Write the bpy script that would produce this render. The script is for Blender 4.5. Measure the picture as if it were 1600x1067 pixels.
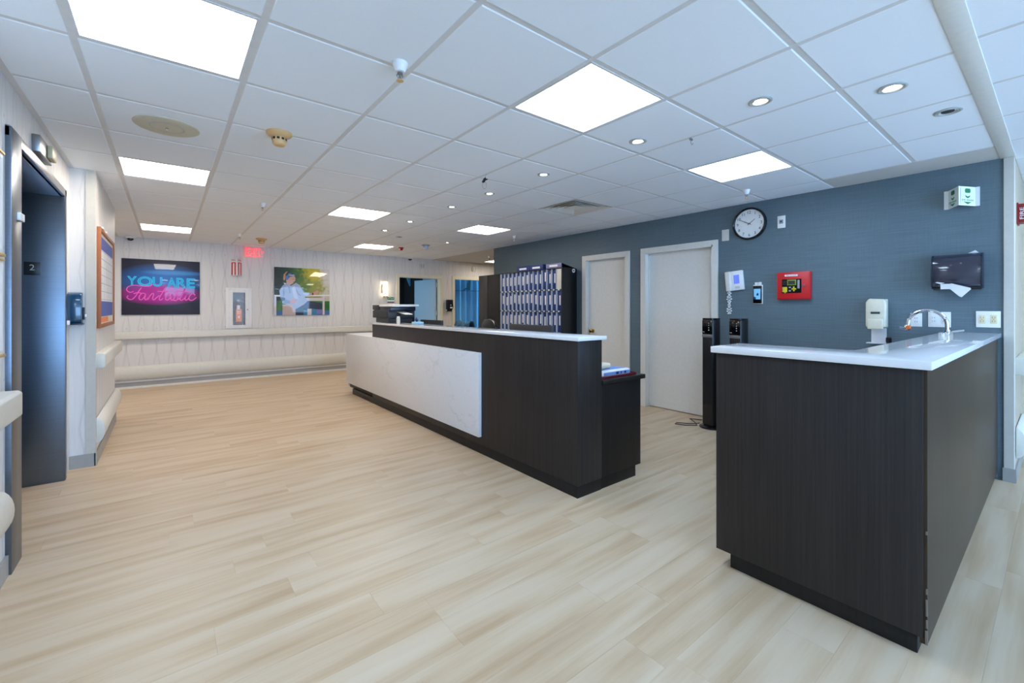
import bpy, bmesh, math, random
from mathutils import Vector, Matrix
random.seed(7)
R = math.radians
sc = bpy.context.scene
C = sc.collection
for o in list(bpy.data.objects):
    bpy.data.objects.remove(o)

# ------------------------------------------------------------------ camera, world, exposure
CAMH = 1.312
cam_d = bpy.data.cameras.new('camera')
cam_d.sensor_width = 36.0
cam_d.lens = 36.0 * 682.08 / 1600.0
cam_d.shift_y = -(533.5 - 479.67) / 1600.0
cam_d.clip_start = 0.05
cam = bpy.data.objects.new('camera', cam_d)
C.objects.link(cam)
cam.location = (0, 0, CAMH)
cam.rotation_euler = (R(90), 0, -0.6687)
sc.camera = cam
world = bpy.data.worlds.new('world')
sc.world = world
world.use_nodes = True
world.node_tree.nodes['Background'].inputs[0].default_value = (0.55, 0.72, 1.0, 1)
world.node_tree.nodes['Background'].inputs[1].default_value = 0.0
vs = sc.view_settings
vs.view_transform = 'Standard'
vs.look = 'None'
vs.gamma = 1.0
vs.use_curve_mapping = False
vs.exposure = 0.55
COOL = (0.60, 0.775, 1.0)      # daylight LED panels by the camera
NEUT = (1.0, 0.91, 0.81)      # LED panels further down the room
WARM = (1.0, 0.86, 0.68)      # small downlights
PANEL_COOL, PANEL_NEUT = 13.0, 12.5
FILL_GLOW = 7.5  # strength of the added fill pane behind the camera

# ------------------------------------------------------------------ colour and material helpers
def lin(c):
    def f(v):
        v /= 255.0
        return v / 12.92 if v <= 0.04045 else ((v + 0.055) / 1.055) ** 2.4
    return (f(c[0]), f(c[1]), f(c[2]), 1.0)

class NT:
    """small wrapper round a material's node tree"""
    def __init__(s, name):
        s.m = bpy.data.materials.new(name)
        s.m.use_nodes = True
        s.t = s.m.node_tree
        s.b = s.t.nodes['Principled BSDF']
    def n(s, typ, **kw):
        nd = s.t.nodes.new(typ)
        for k, v in kw.items():
            setattr(nd, k, v)
        return nd
    def put(s, sock, v):
        if isinstance(v, bpy.types.NodeSocket):
            s.t.links.new(v, sock)
        else:
            sock.default_value = v
    def math(s, op, a, b=0.0, c=None, clamp=False):
        nd = s.n('ShaderNodeMath', operation=op, use_clamp=clamp)
        s.put(nd.inputs[0], a); s.put(nd.inputs[1], b)
        if c is not None: s.put(nd.inputs[2], c)
        return nd.outputs[0]
    def mix(s, f, a, b):
        nd = s.n('ShaderNodeMix', data_type='RGBA')
        s.put(nd.inputs[0], f); s.put(nd.inputs[6], a); s.put(nd.inputs[7], b)
        return nd.outputs[2]
    def ramp(s, f, stops):
        nd = s.n('ShaderNodeValToRGB')
        el = nd.color_ramp.elements
        while len(el) < len(stops): el.new(0.5)
        for e, (p, c) in zip(el, stops):
            e.position = p; e.color = c
        s.put(nd.inputs[0], f)
        return nd.outputs[0]
    def pos(s, scale=(1, 1, 1), off=None, obj=False):
        if obj: src = s.n('ShaderNodeTexCoord').outputs['Object']
        else: src = s.n('ShaderNodeNewGeometry').outputs['Position']
        if off is not None:
            ad = s.n('ShaderNodeVectorMath', operation='ADD')
            s.put(ad.inputs[0], src); s.put(ad.inputs[1], off); src = ad.outputs[0]
        mp = s.n('ShaderNodeMapping')
        mp.inputs['Scale'].default_value = scale
        s.put(mp.inputs['Vector'], src)
        return mp.outputs[0]
    def xyz(s, vec):
        nd = s.n('ShaderNodeSeparateXYZ'); s.put(nd.inputs[0], vec)
        return nd.outputs
    def noise(s, vec, scale=5, detail=3, rough=0.5):
        nd = s.n('ShaderNodeTexNoise'); s.put(nd.inputs['Vector'], vec)
        nd.inputs['Scale'].default_value = scale; nd.inputs['Detail'].default_value = detail
        nd.inputs['Roughness'].default_value = rough
        return nd.outputs[0]
    def bump(s, h, strength=0.2, dist=0.002):
        nd = s.n('ShaderNodeBump'); nd.inputs['Strength'].default_value = strength
        nd.inputs['Distance'].default_value = dist
        s.put(nd.inputs['Height'], h)
        s.t.links.new(nd.outputs[0], s.b.inputs['Normal'])
    def set(s, **kw):
        names = {'color': 'Base Color', 'rough': 'Roughness', 'metal': 'Metallic', 'coat': 'Coat Weight',
                 'spec': 'Specular IOR Level', 'emit': 'Emission Color', 'estr': 'Emission Strength',
                 'trans': 'Transmission Weight', 'ior': 'IOR', 'alpha': 'Alpha', 'coat_rough': 'Coat Roughness', 'aniso': 'Anisotropic'}
        for k, v in kw.items():
            s.put(s.b.inputs[names[k]], v)
        return s.m

M = {}
def plain(key, rgb, rough=0.5, metal=0.0, vary=0.06, nscale=30, coat=0.0, spec=0.5):
    """flat colour with a little procedural mottling"""
    t = NT(key)
    c = lin(rgb)
    nz = t.noise(t.pos(obj=True), nscale, 2)
    lo = tuple(max(0, v * (1 - vary)) for v in c[:3]) + (1,)
    hi = tuple(min(1, v * (1 + vary)) for v in c[:3]) + (1,)
    M[key] = t.set(color=t.mix(nz, lo, hi), rough=rough, metal=metal, coat=coat, spec=spec)
    return M[key]
def glow(key, rgb, strength, base=None):
    t = NT(key)
    c = rgb if max(rgb) <= 1.0 else lin(rgb)[:3]
    M[key] = t.set(color=(base or c)[:3] + (1,), emit=tuple(c[:3]) + (1,), estr=strength, rough=0.4)
    return M[key]

plain('black', (18, 19, 22), 0.35); plain('black_gloss', (10, 11, 14), 0.12); plain('charcoal', (48, 49, 52), 0.5)
plain('white', (232, 232, 230), 0.4); plain('offwhite', (214, 211, 202), 0.45); plain('ivory', (226, 219, 196), 0.35)
plain('trim', (224, 221, 213), 0.45); plain('door_white', (228, 226, 220), 0.5)
plain('greybase', (158, 155, 150), 0.45); plain('rail', (214, 211, 200), 0.4); plain('bar', (216, 216, 216), 0.5)
plain('chrome', (215, 218, 222), 0.12, 1.0, vary=0.02); plain('brass', (196, 160, 84), 0.2, 1.0); plain('dullsteel', (150, 152, 155), 0.35, 1.0)
plain('red', (205, 28, 34), 0.4); plain('darkred', (130, 18, 26), 0.4); plain('green', (14, 118, 68), 0.5); plain('palegreen', (214, 226, 214), 0.5)
plain('yellow', (214, 196, 40), 0.5); plain('orange', (236, 112, 40), 0.5); plain('orangetag', (240, 138, 84), 0.6); plain('maroon', (104, 22, 34), 0.35)
plain('tan', (218, 176, 122), 0.5); plain('tanlens', (206, 190, 150), 0.4); plain('grille', (200, 194, 172), 0.6); plain('grille_in', (176, 180, 178), 0.7)
plain('binder', (26, 50, 112), 0.5); plain('binder_lilac', (120, 122, 164), 0.5); plain('divider', (186, 194, 208), 0.5)
plain('paper', (228, 229, 232), 0.7); plain('print_grey', (150, 152, 160), 0.7); plain('gold', (214, 176, 72), 0.3, 0.8)
plain('teal', (8, 62, 96), 0.15, coat=0.5); plain('teal_cloth', (40, 78, 98), 0.85); plain('navy_plastic', (22, 28, 46), 0.25)
plain('smoke', (44, 46, 62), 0.12, coat=0.6); plain('paleblue', (156, 206, 232), 0.4); plain('deepblue', (12, 52, 108), 0.5)
plain('wood_frame', (150, 88, 48), 0.45); plain('board_blue', (70, 92, 170), 0.6); plain('outlet', (234, 234, 230), 0.4); plain('outlet_in', (226, 214, 178), 0.4)
plain('screen_dark', (46, 54, 50), 0.3); plain('wipe_blue', (120, 150, 205), 0.5); plain('beige_pack', (226, 214, 190), 0.6)
plain('extinguisher', (96, 30, 30), 0.3); plain('plaster', (206, 202, 196), 0.7); plain('room_wall', (150, 170, 186), 0.7)
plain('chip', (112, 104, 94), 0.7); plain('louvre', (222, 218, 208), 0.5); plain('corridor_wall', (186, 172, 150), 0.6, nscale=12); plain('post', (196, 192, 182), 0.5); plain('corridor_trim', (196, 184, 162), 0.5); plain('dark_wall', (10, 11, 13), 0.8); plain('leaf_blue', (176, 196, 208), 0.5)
plain('tower_grille', (30, 33, 36), 0.6); plain('silver', (140, 144, 150), 0.35, 0.6); plain('cable', (30, 30, 32), 0.5)
glow('panel_cool', COOL, PANEL_COOL); glow('panel_neut', NEUT, PANEL_NEUT); glow('lamp_warm', WARM, 16.0); glow('sconce_glow', (1.0, 0.86, 0.62), 4.0)
glow('exit_red', (1.0, 0.035, 0.05), 1.6); glow('screen_blue', (0.10, 0.17, 0.85), 0.9, (0.02, 0.03, 0.1)); glow('screen_phone', (0.12, 0.40, 0.72), 0.8, (0.02, 0.04, 0.06)); glow('lcd_green', (0.10, 0.16, 0.02), 0.5)
glow('fill_glow', (0.36, 0.62, 1.0), FILL_GLOW); glow('window_sky', (0.40, 0.72, 1.0), 8.0); glow('window_dim', (0.40, 0.70, 1.0), 3.0)

def wood_floor():
    t = NT('oak_plank')
    rnd = t.n('ShaderNodeObjectInfo').outputs['Random']
    cmb = t.n('ShaderNodeCombineXYZ')
    t.put(cmb.inputs[0], t.math('MULTIPLY', rnd, 37.0)); t.put(cmb.inputs[1], t.math('MULTIPLY', rnd, 11.0))
    p = t.pos((1.1, 11.0, 1.0), cmb.outputs[0])
    broad = t.noise(p, 1.0, 3, 0.45)
    p2 = t.pos((3.0, 90.0, 1.0), cmb.outputs[0])
    fine = t.noise(p2, 1.0, 4, 0.6)
    f = t.math('ADD', t.math('MULTIPLY', broad, 0.78), t.math('MULTIPLY', fine, 0.16))
    f = t.math('ADD', f, t.math('MULTIPLY', t.math('SUBTRACT', rnd, 0.5), 0.05))
    col = t.ramp(f, [(0.28, lin((182, 153, 120))), (0.42, lin((196, 171, 140))), (0.52, lin((203, 182, 154))), (0.72, lin((208, 190, 166)))])
    M['plank'] = t.set(color=col, rough=t.math('ADD', t.math('MULTIPLY', fine, 0.12), 0.36), spec=0.45)
wood_floor()

def wallpaper():
    t = NT('ogee_wallpaper')
    x = t.xyz(t.pos())
    u = t.math('DIVIDE', t.math('ADD', x[0], x[1]), 0.19)
    col = t.math('FLOOR', u)
    p = t.math('ABSOLUTE', t.math('SUBTRACT', t.math('FRACT', u), 0.5))             # 0 centre .. 0.5 edge
    v = t.math('DIVIDE', x[2], 0.64)
    q = t.math('ABSOLUTE', t.math('SUBTRACT', t.math('FRACT', v), 0.5))             # 0..0.5
    wob = t.math('MULTIPLY', t.math('SUBTRACT', t.noise(t.pos((9, 9, 1.5)), 1.0, 2), 0.5), 0.4)
    d = t.math('ADD', t.math('SUBTRACT', t.math('MULTIPLY', p, 4.2), t.math('SUBTRACT', 1.0, t.math('MULTIPLY', q, 2.0))), wob)
    band = t.math('ABSOLUTE', d)
    line = t.math('SUBTRACT', 1.0, t.math('MULTIPLY', band, 4.0), clamp=True)
    rings = t.math('MULTIPLY', t.math('ADD', t.math('SINE', t.math('MULTIPLY', d, 30.0)), 1.0), 0.5)
    inner = t.math('SUBTRACT', 1.0, t.math('MULTIPLY', band, 1.3), clamp=True)
    spike = t.math('SUBTRACT', 1.0, t.math('ADD', t.math('MULTIPLY', p, 16.0), t.math('MULTIPLY', t.math('SUBTRACT', 0.5, q), 2.4)), clamp=True)
    cross = t.math('SUBTRACT', 1.0, t.math('ADD', t.math('MULTIPLY', p, 12.0), t.math('MULTIPLY', q, 30.0)), clamp=True)
    fibre = t.noise(t.pos((70, 70, 2.5)), 1.0, 3)
    m = t.math('ADD', t.math('MULTIPLY', line, 0.2), t.math('MULTIPLY', t.math('MULTIPLY', rings, inner), 0.12))
    m = t.math('ADD', m, t.math('ADD', t.math('MULTIPLY', spike, 0.3), t.math('MULTIPLY', cross, 0.6)))
    m = t.math('ADD', m, t.math('MULTIPLY', t.math('SUBTRACT', fibre, 0.5), 0.5), clamp=True)
    M['wallpaper'] = t.set(color=t.mix(m, lin((218, 215, 211)), lin((156, 152, 151))), rough=0.55)
wallpaper()

def blue_vinyl():
    t = NT('blue_grasscloth')
    a = t.noise(t.pos((3, 3, 160)), 1.0, 3, 0.6)
    b = t.noise(t.pos((120, 120, 6)), 1.0, 2)
    c = t.noise(t.pos((1, 1, 1)), 1.3, 2)
    f = t.math('ADD', t.math('MULTIPLY', a, 0.55), t.math('ADD', t.math('MULTIPLY', b, 0.2), t.math('MULTIPLY', c, 0.25)))
    col = t.ramp(f, [(0.3, lin((82, 99, 108))), (0.5, lin((94, 112, 121))), (0.7, lin((106, 124, 133)))])
    t.bump(a, 0.15, 0.002)
    M['blue'] = t.set(color=col, rough=0.5, spec=0.4)
blue_vinyl()

def dark_laminate(key, lo, hi, rough, spec=0.3):
    t = NT(key)
    a = t.noise(t.pos((110, 110, 1.6)), 1.0, 4, 0.65)
    b = t.noise(t.pos((14, 14, 0.5)), 1.0, 2)
    f = t.math('ADD', t.math('MULTIPLY', a, 0.7), t.math('MULTIPLY', b, 0.3))
    M[key] = t.set(color=t.ramp(f, [(0.32, lin(lo)), (0.68, lin(hi))]), rough=rough, spec=spec)
dark_laminate('laminate', (30, 27, 27), (52, 47, 46), 0.42)
dark_laminate('laminate_side', (54, 44, 35), (66, 55, 45), 0.34, 0.12)
dark_laminate('laminate_black', (22, 20, 20), (36, 33, 32), 0.5)
dark_laminate('laminate_grey', (52, 52, 53), (68, 67, 68), 0.45)

def quartz(key, veins):
    t = NT(key)
    p = t.pos((1, 1, 1))
    nz = t.noise(p, 30, 3)
    base = t.mix(nz, lin((222, 224, 228)), lin((232, 233, 236)))
    if veins:
        w = t.noise(t.pos((1.0, 0.8, 1.6)), 1.35, 5, 0.55)
        v = t.math('ABSOLUTE', t.math('SUBTRACT', w, 0.5))
        v = t.math('SUBTRACT', 1.0, t.math('MULTIPLY', v, 90.0), clamp=True)
        patch = t.noise(t.pos((1, 1, 1)), 2.2, 2)
        v = t.math('MULTIPLY', v, t.math('MULTIPLY', t.math('SUBTRACT', patch, 0.42, clamp=True), 3.0, clamp=True))
        base = t.mix(t.math('MULTIPLY', v, 0.3), base, lin((150, 146, 146)))
    M[key] = t.set(color=base, rough=0.07 if not veins else 0.28, spec=0.5)
quartz('quartz', False); quartz('marble', True)

def brushed_steel():
    t = NT('brushed_steel')
    a = t.noise(t.pos((4, 4, 400)), 1.0, 3)
    col = t.mix(a, lin((96, 106, 118)), lin((116, 125, 136)))
    t.bump(a, 0.05, 0.001)
    M['steel'] = t.set(color=col, rough=0.34, metal=1.0)
brushed_steel()

def ceiling_tile_mat():
    t = NT('mineral_tile')
    nz = t.noise(t.pos((1, 1, 1)), 160, 3, 0.7)
    t.bump(nz, 0.12, 0.0015)
    M['tile'] = t.set(color=t.mix(nz, lin((234, 240, 247)), lin((242, 248, 254))), rough=0.85, spec=0.2)
ceiling_tile_mat()

def curtain_mat():
    t = NT('cubicle_curtain')
    z = t.xyz(t.pos())[2]
    top = t.math('GREATER_THAN', z, 1.77)
    nz = t.noise(t.pos((30, 30, 3)), 1.0, 2)
    a = t.mix(nz, lin((96, 158, 196)), lin((124, 182, 216)))
    M['curtain'] = t.set(color=t.mix(t.math('MULTIPLY', top, 0.5), a, lin((104, 178, 218))), rough=0.8)
curtain_mat()

def glass_mat():
    t = NT('clear_glass')
    M['glass'] = t.set(color=(0.9, 0.93, 0.93, 1), rough=0.03, alpha=0.10)
    t = NT('edge_lit_acrylic')
    M['acrylic'] = t.set(color=(1.0, 0.85, 0.85, 1), rough=0.05, alpha=0.10)
glass_mat()

# ------------------------------------------------------------------ mesh helpers
CZ = 2.4397
BW, FW, LW = 4.965, 9.35, -0.62     # planes of the blue wall, the far wall and the lift wall
WO = {}
IDX = None

def east(oy, oz, wall=BW):   return lambda u, v, w: (wall - w, oy - u, oz + v)      # on the blue wall, seen facing +X
def north(ox, oz, wall=FW):  return lambda u, v, w: (ox + u, wall - w, oz + v)      # on the far wall, seen facing +Y
def west(oy, oz, wall=LW):   return lambda u, v, w: (wall + w, oy + u, oz + v)      # on the lift wall, seen facing -X
def down(ox, oy, z=CZ):      return lambda u, v, w: (ox + u, oy + v, z - w)         # hanging from the ceiling

class MB:
    def __init__(s, xf=None):
        s.v, s.f, s.xf = [], [], xf or (lambda a, b, c: (a, b, c))
    def add(s, pts, faces):
        k = len(s.v)
        s.v += [s.xf(*p) for p in pts]
        s.f += [tuple(i + k for i in f) for f in faces]
        return s
    def box(s, a0, a1, b0, b1, c0, c1):
        p = [(a, b, c) for c in (c0, c1) for b in (b0, b1) for a in (a0, a1)]
        return s.add(p, [(0, 2, 3, 1), (4, 5, 7, 6), (0, 1, 5, 4), (2, 6, 7, 3), (0, 4, 6, 2), (1, 3, 7, 5)])
    def prism(s, poly, c0, c1):
        n = len(poly)
        p = [(a, b, c0) for a, b in poly] + [(a, b, c1) for a, b in poly]
        f = [tuple(range(n - 1, -1, -1)), tuple(range(n, 2 * n))]
        f += [(i, (i + 1) % n, n + (i + 1) % n, n + i) for i in range(n)]
        return s.add(p, f)
    def cyl(s, a, b, r, c0, c1, n=24, r1=None):
        return s.lathe(a, b, [(r, c0), (r if r1 is None else r1, c1)], n)
    def lathe(s, a, b, prof, n=24):
        p, f = [], []
        for r, c in prof:
            p += [(a + r * math.cos(2 * math.pi * i / n), b + r * math.sin(2 * math.pi * i / n), c) for i in range(n)]
        for k in range(len(prof) - 1):
            f += [(k * n + i, k * n + (i + 1) % n, (k + 1) * n + (i + 1) % n, (k + 1) * n + i) for i in range(n)]
        m = len(prof) - 1
        f += [tuple(range(n - 1, -1, -1)), tuple(m * n + i for i in range(n))]
        return s.add(p, f)
    def tube(s, path, r, n=8, closed=False):
        pts = [Vector(p) for p in path]
        L = len(pts); P, f = [], []
        for i, p in enumerate(pts):
            if closed: d = pts[(i + 1) % L] - pts[i - 1]
            else: d = pts[min(i + 1, L - 1)] - pts[max(i - 1, 0)]
            d.normalize()
            up = Vector((0, 0, 1)) if abs(d.z) < 0.9 else Vector((1, 0, 0))
            a = d.cross(up).normalized(); b = a.cross(d)
            P += [tuple(p + r * (math.cos(2 * math.pi * k / n) * a + math.sin(2 * math.pi * k / n) * b)) for k in range(n)]
        for i in range(L if closed else L - 1):
            j = (i + 1) % L
            f += [(i * n + k, i * n + (k + 1) % n, j * n + (k + 1) % n, j * n + k) for k in range(n)]
        if not closed: f += [tuple(range(n)), tuple((L - 1) * n + k for k in range(n))]
        return s.add(P, f)
    def text(s, body, u, v, size, w0, w1, align='CENTER', outline=0.0, width=None, height=None, shear=0.0):
        cu = bpy.data.curves.new('t', 'FONT')
        cu.body = body; cu.size = size; cu.align_x = align; cu.align_y = 'CENTER'; cu.resolution_u = 3; cu.shear = shear
        if outline:
            cu.fill_mode = 'NONE'; cu.bevel_depth = outline; cu.bevel_resolution = 1
        else:
            cu.extrude = 0.5
        ob = bpy.data.objects.new('t', cu); C.objects.link(ob)
        dg = bpy.context.evaluated_depsgraph_get()
        me = bpy.data.meshes.new_from_object(ob.evaluated_get(dg))
        pts = [tuple(q.co) for q in me.vertices]; fs = [tuple(q.vertices) for q in me.polygons]
        bpy.data.objects.remove(ob); bpy.data.meshes.remove(me); bpy.data.curves.remove(cu)
        if not pts: return s
        x0, x1 = min(p[0] for p in pts), max(p[0] for p in pts); y0, y1 = min(p[1] for p in pts), max(p[1] for p in pts)
        kx = (width / (x1 - x0)) if width else 1.0
        ky = (height / (y1 - y0)) if height else 1.0
        cx = (x0 + x1) / 2 if align == 'CENTER' else x0; cy = (y0 + y1) / 2
        if outline: zz = lambda z: (w0 + w1) / 2 + z
        else: zz = lambda z: w1 if z > 0 else w0
        return s.add([(u + (p[0] - cx) * kx, v + (p[1] - cy) * ky, zz(p[2])) for p in pts], fs)

def bm_mesh(name, mb, org, bevel=0.0, seg=2, smooth=True):
    me = bpy.data.meshes.new(name)
    bm = bmesh.new()
    vs_ = [bm.verts.new((x - org[0], y - org[1], z - org[2])) for x, y, z in mb.v]
    for f in mb.f:
        try: bm.faces.new([vs_[i] for i in f])
        except ValueError: pass
    bmesh.ops.recalc_face_normals(bm, faces=bm.faces[:])
    if bevel:
        es = [e for e in bm.edges if len(e.link_faces) == 2 and e.calc_face_angle(0) > R(35)]
        bmesh.ops.bevel(bm, geom=es, offset=bevel, segments=seg, profile=0.5, affect='EDGES', clamp_overlap=True)
    bm.to_mesh(me); bm.free()
    if smooth:
        for p in me.polygons: p.use_smooth = True
        me.set_sharp_from_angle(angle=R(32))
    return me

def tag(o, label=None, cat=None, group=None, kind=None):
    if label: o['label'] = label
    if cat: o['category'] = cat
    if group: o['group'] = group
    if kind: o['kind'] = kind
    return o

def thing(name, label, cat, loc, group=None):
    o = bpy.data.objects.new(name, None); C.objects.link(o)
    o.empty_display_size = 0.1
    o.location = loc; WO[o.name] = Vector(loc)
    return tag(o, label, cat, group)

def part(name, mb, mat, parent, bevel=0.0, seg=2, smooth=True, label=None, kind=None):
    org = WO[parent.name]
    o = bpy.data.objects.new(name, bm_mesh(name, mb, org, bevel, seg, smooth)); C.objects.link(o)
    o.data.materials.append(M[mat]); o.parent = parent
    WO[o.name] = org
    if label: o['label'] = label
    if kind: o['kind'] = kind
    return o

def solo(name, mb, mat, label=None, cat=None, group=None, kind=None, bevel=0.0, seg=2, smooth=True, org=None):
    if org is None:
        xs, ys, zs = zip(*mb.v)
        org = Vector(((min(xs) + max(xs)) / 2, (min(ys) + max(ys)) / 2, min(zs)))
    o = bpy.data.objects.new(name, bm_mesh(name, mb, org, bevel, seg, smooth)); C.objects.link(o)
    o.location = org; WO[o.name] = Vector(org)
    o.data.materials.append(M[mat])
    return tag(o, label, cat, group, kind)

def struct(name, mb, mat, bevel=0.0, smooth=False):
    return solo(name, mb, mat, kind='structure', bevel=bevel, smooth=smooth, org=Vector((0, 0, 0)))

def proj(x, y, z):
    s_, c_ = math.sin(0.6687), math.cos(0.6687)
    d = x * s_ + y * c_; r = x * c_ - y * s_
    if d < 0.05: return None
    return (800 + 682.08 * r / d, 479.67 - 682.08 * (z - CAMH) / d)

def wall_cells(mb, u0, u1, z0, z1, t0, t1, holes):
    """fills a wall with boxes round rectangular openings; u,z along the wall, t through it"""
    us = sorted({u0, u1} | {h[0] for h in holes} | {h[1] for h in holes})
    for a, b in zip(us[:-1], us[1:]):
        if a < u0 - 1e-6 or b > u1 + 1e-6: continue
        hs = sorted([h for h in holes if h[0] < (a + b) / 2 < h[1]], key=lambda h: h[2])
        z = z0
        for h in hs:
            if h[2] > z + 1e-6: mb.box(a, b, z, h[2], t0, t1)
            z = h[3]
        if z < z1 - 1e-6: mb.box(a, b, z, z1, t0, t1)
    return mb

# ------------------------------------------------------------------ floor
floor = struct('floor', MB().box(-4, 12, -4.6, 12.6, -0.10, -0.006), 'greybase')
PW, PL = 0.18, 1.22
plank_meshes = {}
def plank_mesh(L):
    k = round(L, 3)
    if k not in plank_meshes:
        m = MB(); g, e = 0.0002, 0.0005
        p = [(0 + g, 0 + g, -0.006), (L - g, g, -0.006), (L - g, PW - g, -0.006), (g, PW - g, -0.006)]
        p += [(x, y, -e * 0.5) for x, y, _ in p]
        p += [(g + e, g + e, 0), (L - g - e, g + e, 0), (L - g - e, PW - g - e, 0), (g + e, PW - g - e, 0)]
        f = [(0, 3, 2, 1)] + [(i, (i + 1) % 4, 4 + (i + 1) % 4, 4 + i) for i in range(4)] + [(4 + i, 4 + (i + 1) % 4, 8 + (i + 1) % 4, 8 + i) for i in range(4)] + [(8, 9, 10, 11)]
        m.add(p, f)
        me = bm_mesh('plank', m, (0, 0, 0), smooth=False); me.materials.append(M['plank'])
        plank_meshes[k] = me
    return plank_meshes[k]
rest = MB()
cands = []
row = 0
y = -4.5
while y < 9.5:
    off = random.random() * PL
    x = -3.9 - off
    while x < 9.0:
        L = PL
        inview = False
        for fx in (0.0, 0.25, 0.5, 0.75, 1.0):
            q = proj(x + fx * L, y + PW / 2, 0)
            if q and -30 <= q[0] <= 1630 and q[1] <= 1110: inview = True
        cx, cy = x + L / 2, y + PW / 2
        hid = cx < -1.1 and cy < 6.6 or cx > 5.9 and cy > 0.3 or (2.9 < cx < 5.0 and cy > 5.4) or (cx - L / 2 > 4.9 and cy > 0.3)
        if inview and not hid: cands.append((math.hypot(cx, cy), x, y, L))
        else: rest.box(x, x + L - 0.0008, y, y + PW - 0.0008, -0.006, 0.0)
        x += PL
    y += PW; row += 1
cands.sort()
for i, (_, x, y, L) in enumerate(cands):
    if i < 300:
        o = bpy.data.objects.new('plank', plank_mesh(L)); C.objects.link(o)
        o.location = (x, y, 0); o.parent = floor
    else: rest.box(x, x + L - 0.0008, y, y + PW - 0.0008, -0.006, 0.0)
part('plank_field', rest, 'plank', floor, smooth=False, kind='stuff')

# ------------------------------------------------------------------ ceiling: slab, tiles and grid bars
ceiling = struct('ceiling', MB().box(-4, 12, -4.6, 12.6, CZ + 0.03, CZ + 0.1), 'plaster')
T = 0.6096
XL = [-0.62, -0.3088, 0.3008, 0.9104, 1.52, 2.1296, 2.7392, 3.3488, 3.9584, 4.568, BW]
YL = [0.29] + [1.3367 + j * T for j in range(-1, 11)] + [7.738, 8.3476, 8.957, FW]
fix_cells = {}     # (col,row) -> kind
def cell(i, j):    # i, j as grid indices where X=1.52 is i=0 and Y=1.3367 is j=0
    return (i + 4, j + 2)
for ij, k in {(-3, 1): 'cool', (0, 0): 'cool', (3, 0): 'cool', (-3, 5): 'neut', (0, 6): 'neut', (3, 6): 'neut', (-3, 11): 'neut', (2, 11): 'neut', (3, 3): 'vent'}.items():
    fix_cells[cell(*ij)] = k
tile_cache = {}
def tile_mesh(w, h):
    k = (round(w, 3), round(h, 3))
    if k not in tile_cache:
        m = MB(); g = 0.0115; e = 0.006
        a, b = w / 2 - g, h / 2 - g
        p = [(-a, -b, 0.02), (a, -b, 0.02), (a, b, 0.02), (-a, b, 0.02), (-a, -b, 0.003), (a, -b, 0.003), (a, b, 0.003), (-a, b, 0.003),
             (-a + e, -b + e, 0), (a - e, -b + e, 0), (a - e, b - e, 0), (-a + e, b - e, 0)]
        f = [(0, 1, 2, 3)] + [(i, (i + 1) % 4, 4 + (i + 1) % 4, 4 + i) for i in range(4)] + [(4 + i, 4 + (i + 1) % 4, 8 + (i + 1) % 4, 8 + i) for i in range(4)] + [(8, 9, 10, 11)]
        m.add(p, f)
        me = bm_mesh('ceiling_tile', m, (0, 0, 0), smooth=False); me.materials.append(M['tile'])
        tile_cache[k] = me
    return tile_cache[k]
def put_tile(x0, x1, y0, y1):
    o = bpy.data.objects.new('ceiling_tile', tile_mesh(x1 - x0, y1 - y0)); C.objects.link(o)
    o.location = ((x0 + x1) / 2, (y0 + y1) / 2, CZ); o.parent = ceiling
plain_ceiling = MB()
for a in range(len(XL) - 1):
    for b in range(len(YL) - 1):
        if (a, b) in fix_cells: continue
        x0, x1, y0, y1 = XL[a], XL[a + 1], YL[b], YL[b + 1]
        if a == 9 and b < 2:
            plain_ceiling.box(x0 + 0.01, x1, y0, y1, CZ, CZ + 0.02); continue
        put_tile(x0, x1, y0, y1)
# corridor ceiling on the camera's right and behind it
XC = [-0.62, -0.38, 0.23, 0.84, 1.45, 2.06, 2.667, 3.277, 3.886, 4.496, 5.106, 5.715, 6.325, 6.935, 7.544]
YC = [0.245 - k * T for k in range(0, 8)]
back_panels = {(1, 2), (5, 4), (9, 1), (9, 5), (1, 6)}
for a in range(len(XC) - 1):
    for b in range(len(YC) - 1):
        if (a, b) in back_panels: continue
        put_tile(XC[a], XC[a + 1], YC[b + 1], YC[b])
plain_ceiling.box(BW, 12, 6.85, FW, CZ, CZ + 0.02).box(-4, LW, 6.74, FW, CZ, CZ + 0.02).box(7.55, 12, -4.6, 0.28, CZ, CZ + 0.02)
part('ceiling_border', plain_ceiling, 'plaster', ceiling, smooth=False)
bz0, bz1 = CZ + 0.002, CZ + 0.012
for i, x in enumerate(XL):
    w = 0.026
    part('grid_bar', MB().box(x - w / 2, x + w / 2, 0.29, FW, bz0, bz1), 'bar', ceiling, smooth=False)
for y in YL[1:]:
    part('grid_bar', MB().box(LW, BW, y - 0.012, y + 0.012, bz0 + 0.0006, bz1), 'bar', ceiling, smooth=False)
for x in XC: part('grid_bar', MB().box(x - 0.012, x + 0.012, -4.1, 0.245, bz0, bz1), 'bar', ceiling, smooth=False)
for y in YC[1:]: part('grid_bar', MB().box(LW, 7.55, y - 0.012, y + 0.012, bz0 + 0.0006, bz1), 'bar', ceiling, smooth=False)
part('divider_trim', MB().box(LW, BW + 0.05, 0.226, 0.303, CZ - 0.004, CZ + 0.02), 'trim', ceiling, bevel=0.003)
part('wall_angle', MB().box(LW, LW + 0.03, -4.1, 4.98, CZ - 0.002, CZ + 0.01), 'bar', ceiling, smooth=False)

# ------------------------------------------------------------------ walls
D1, D2 = (2.52, 3.445), (3.737, 4.49)
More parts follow.
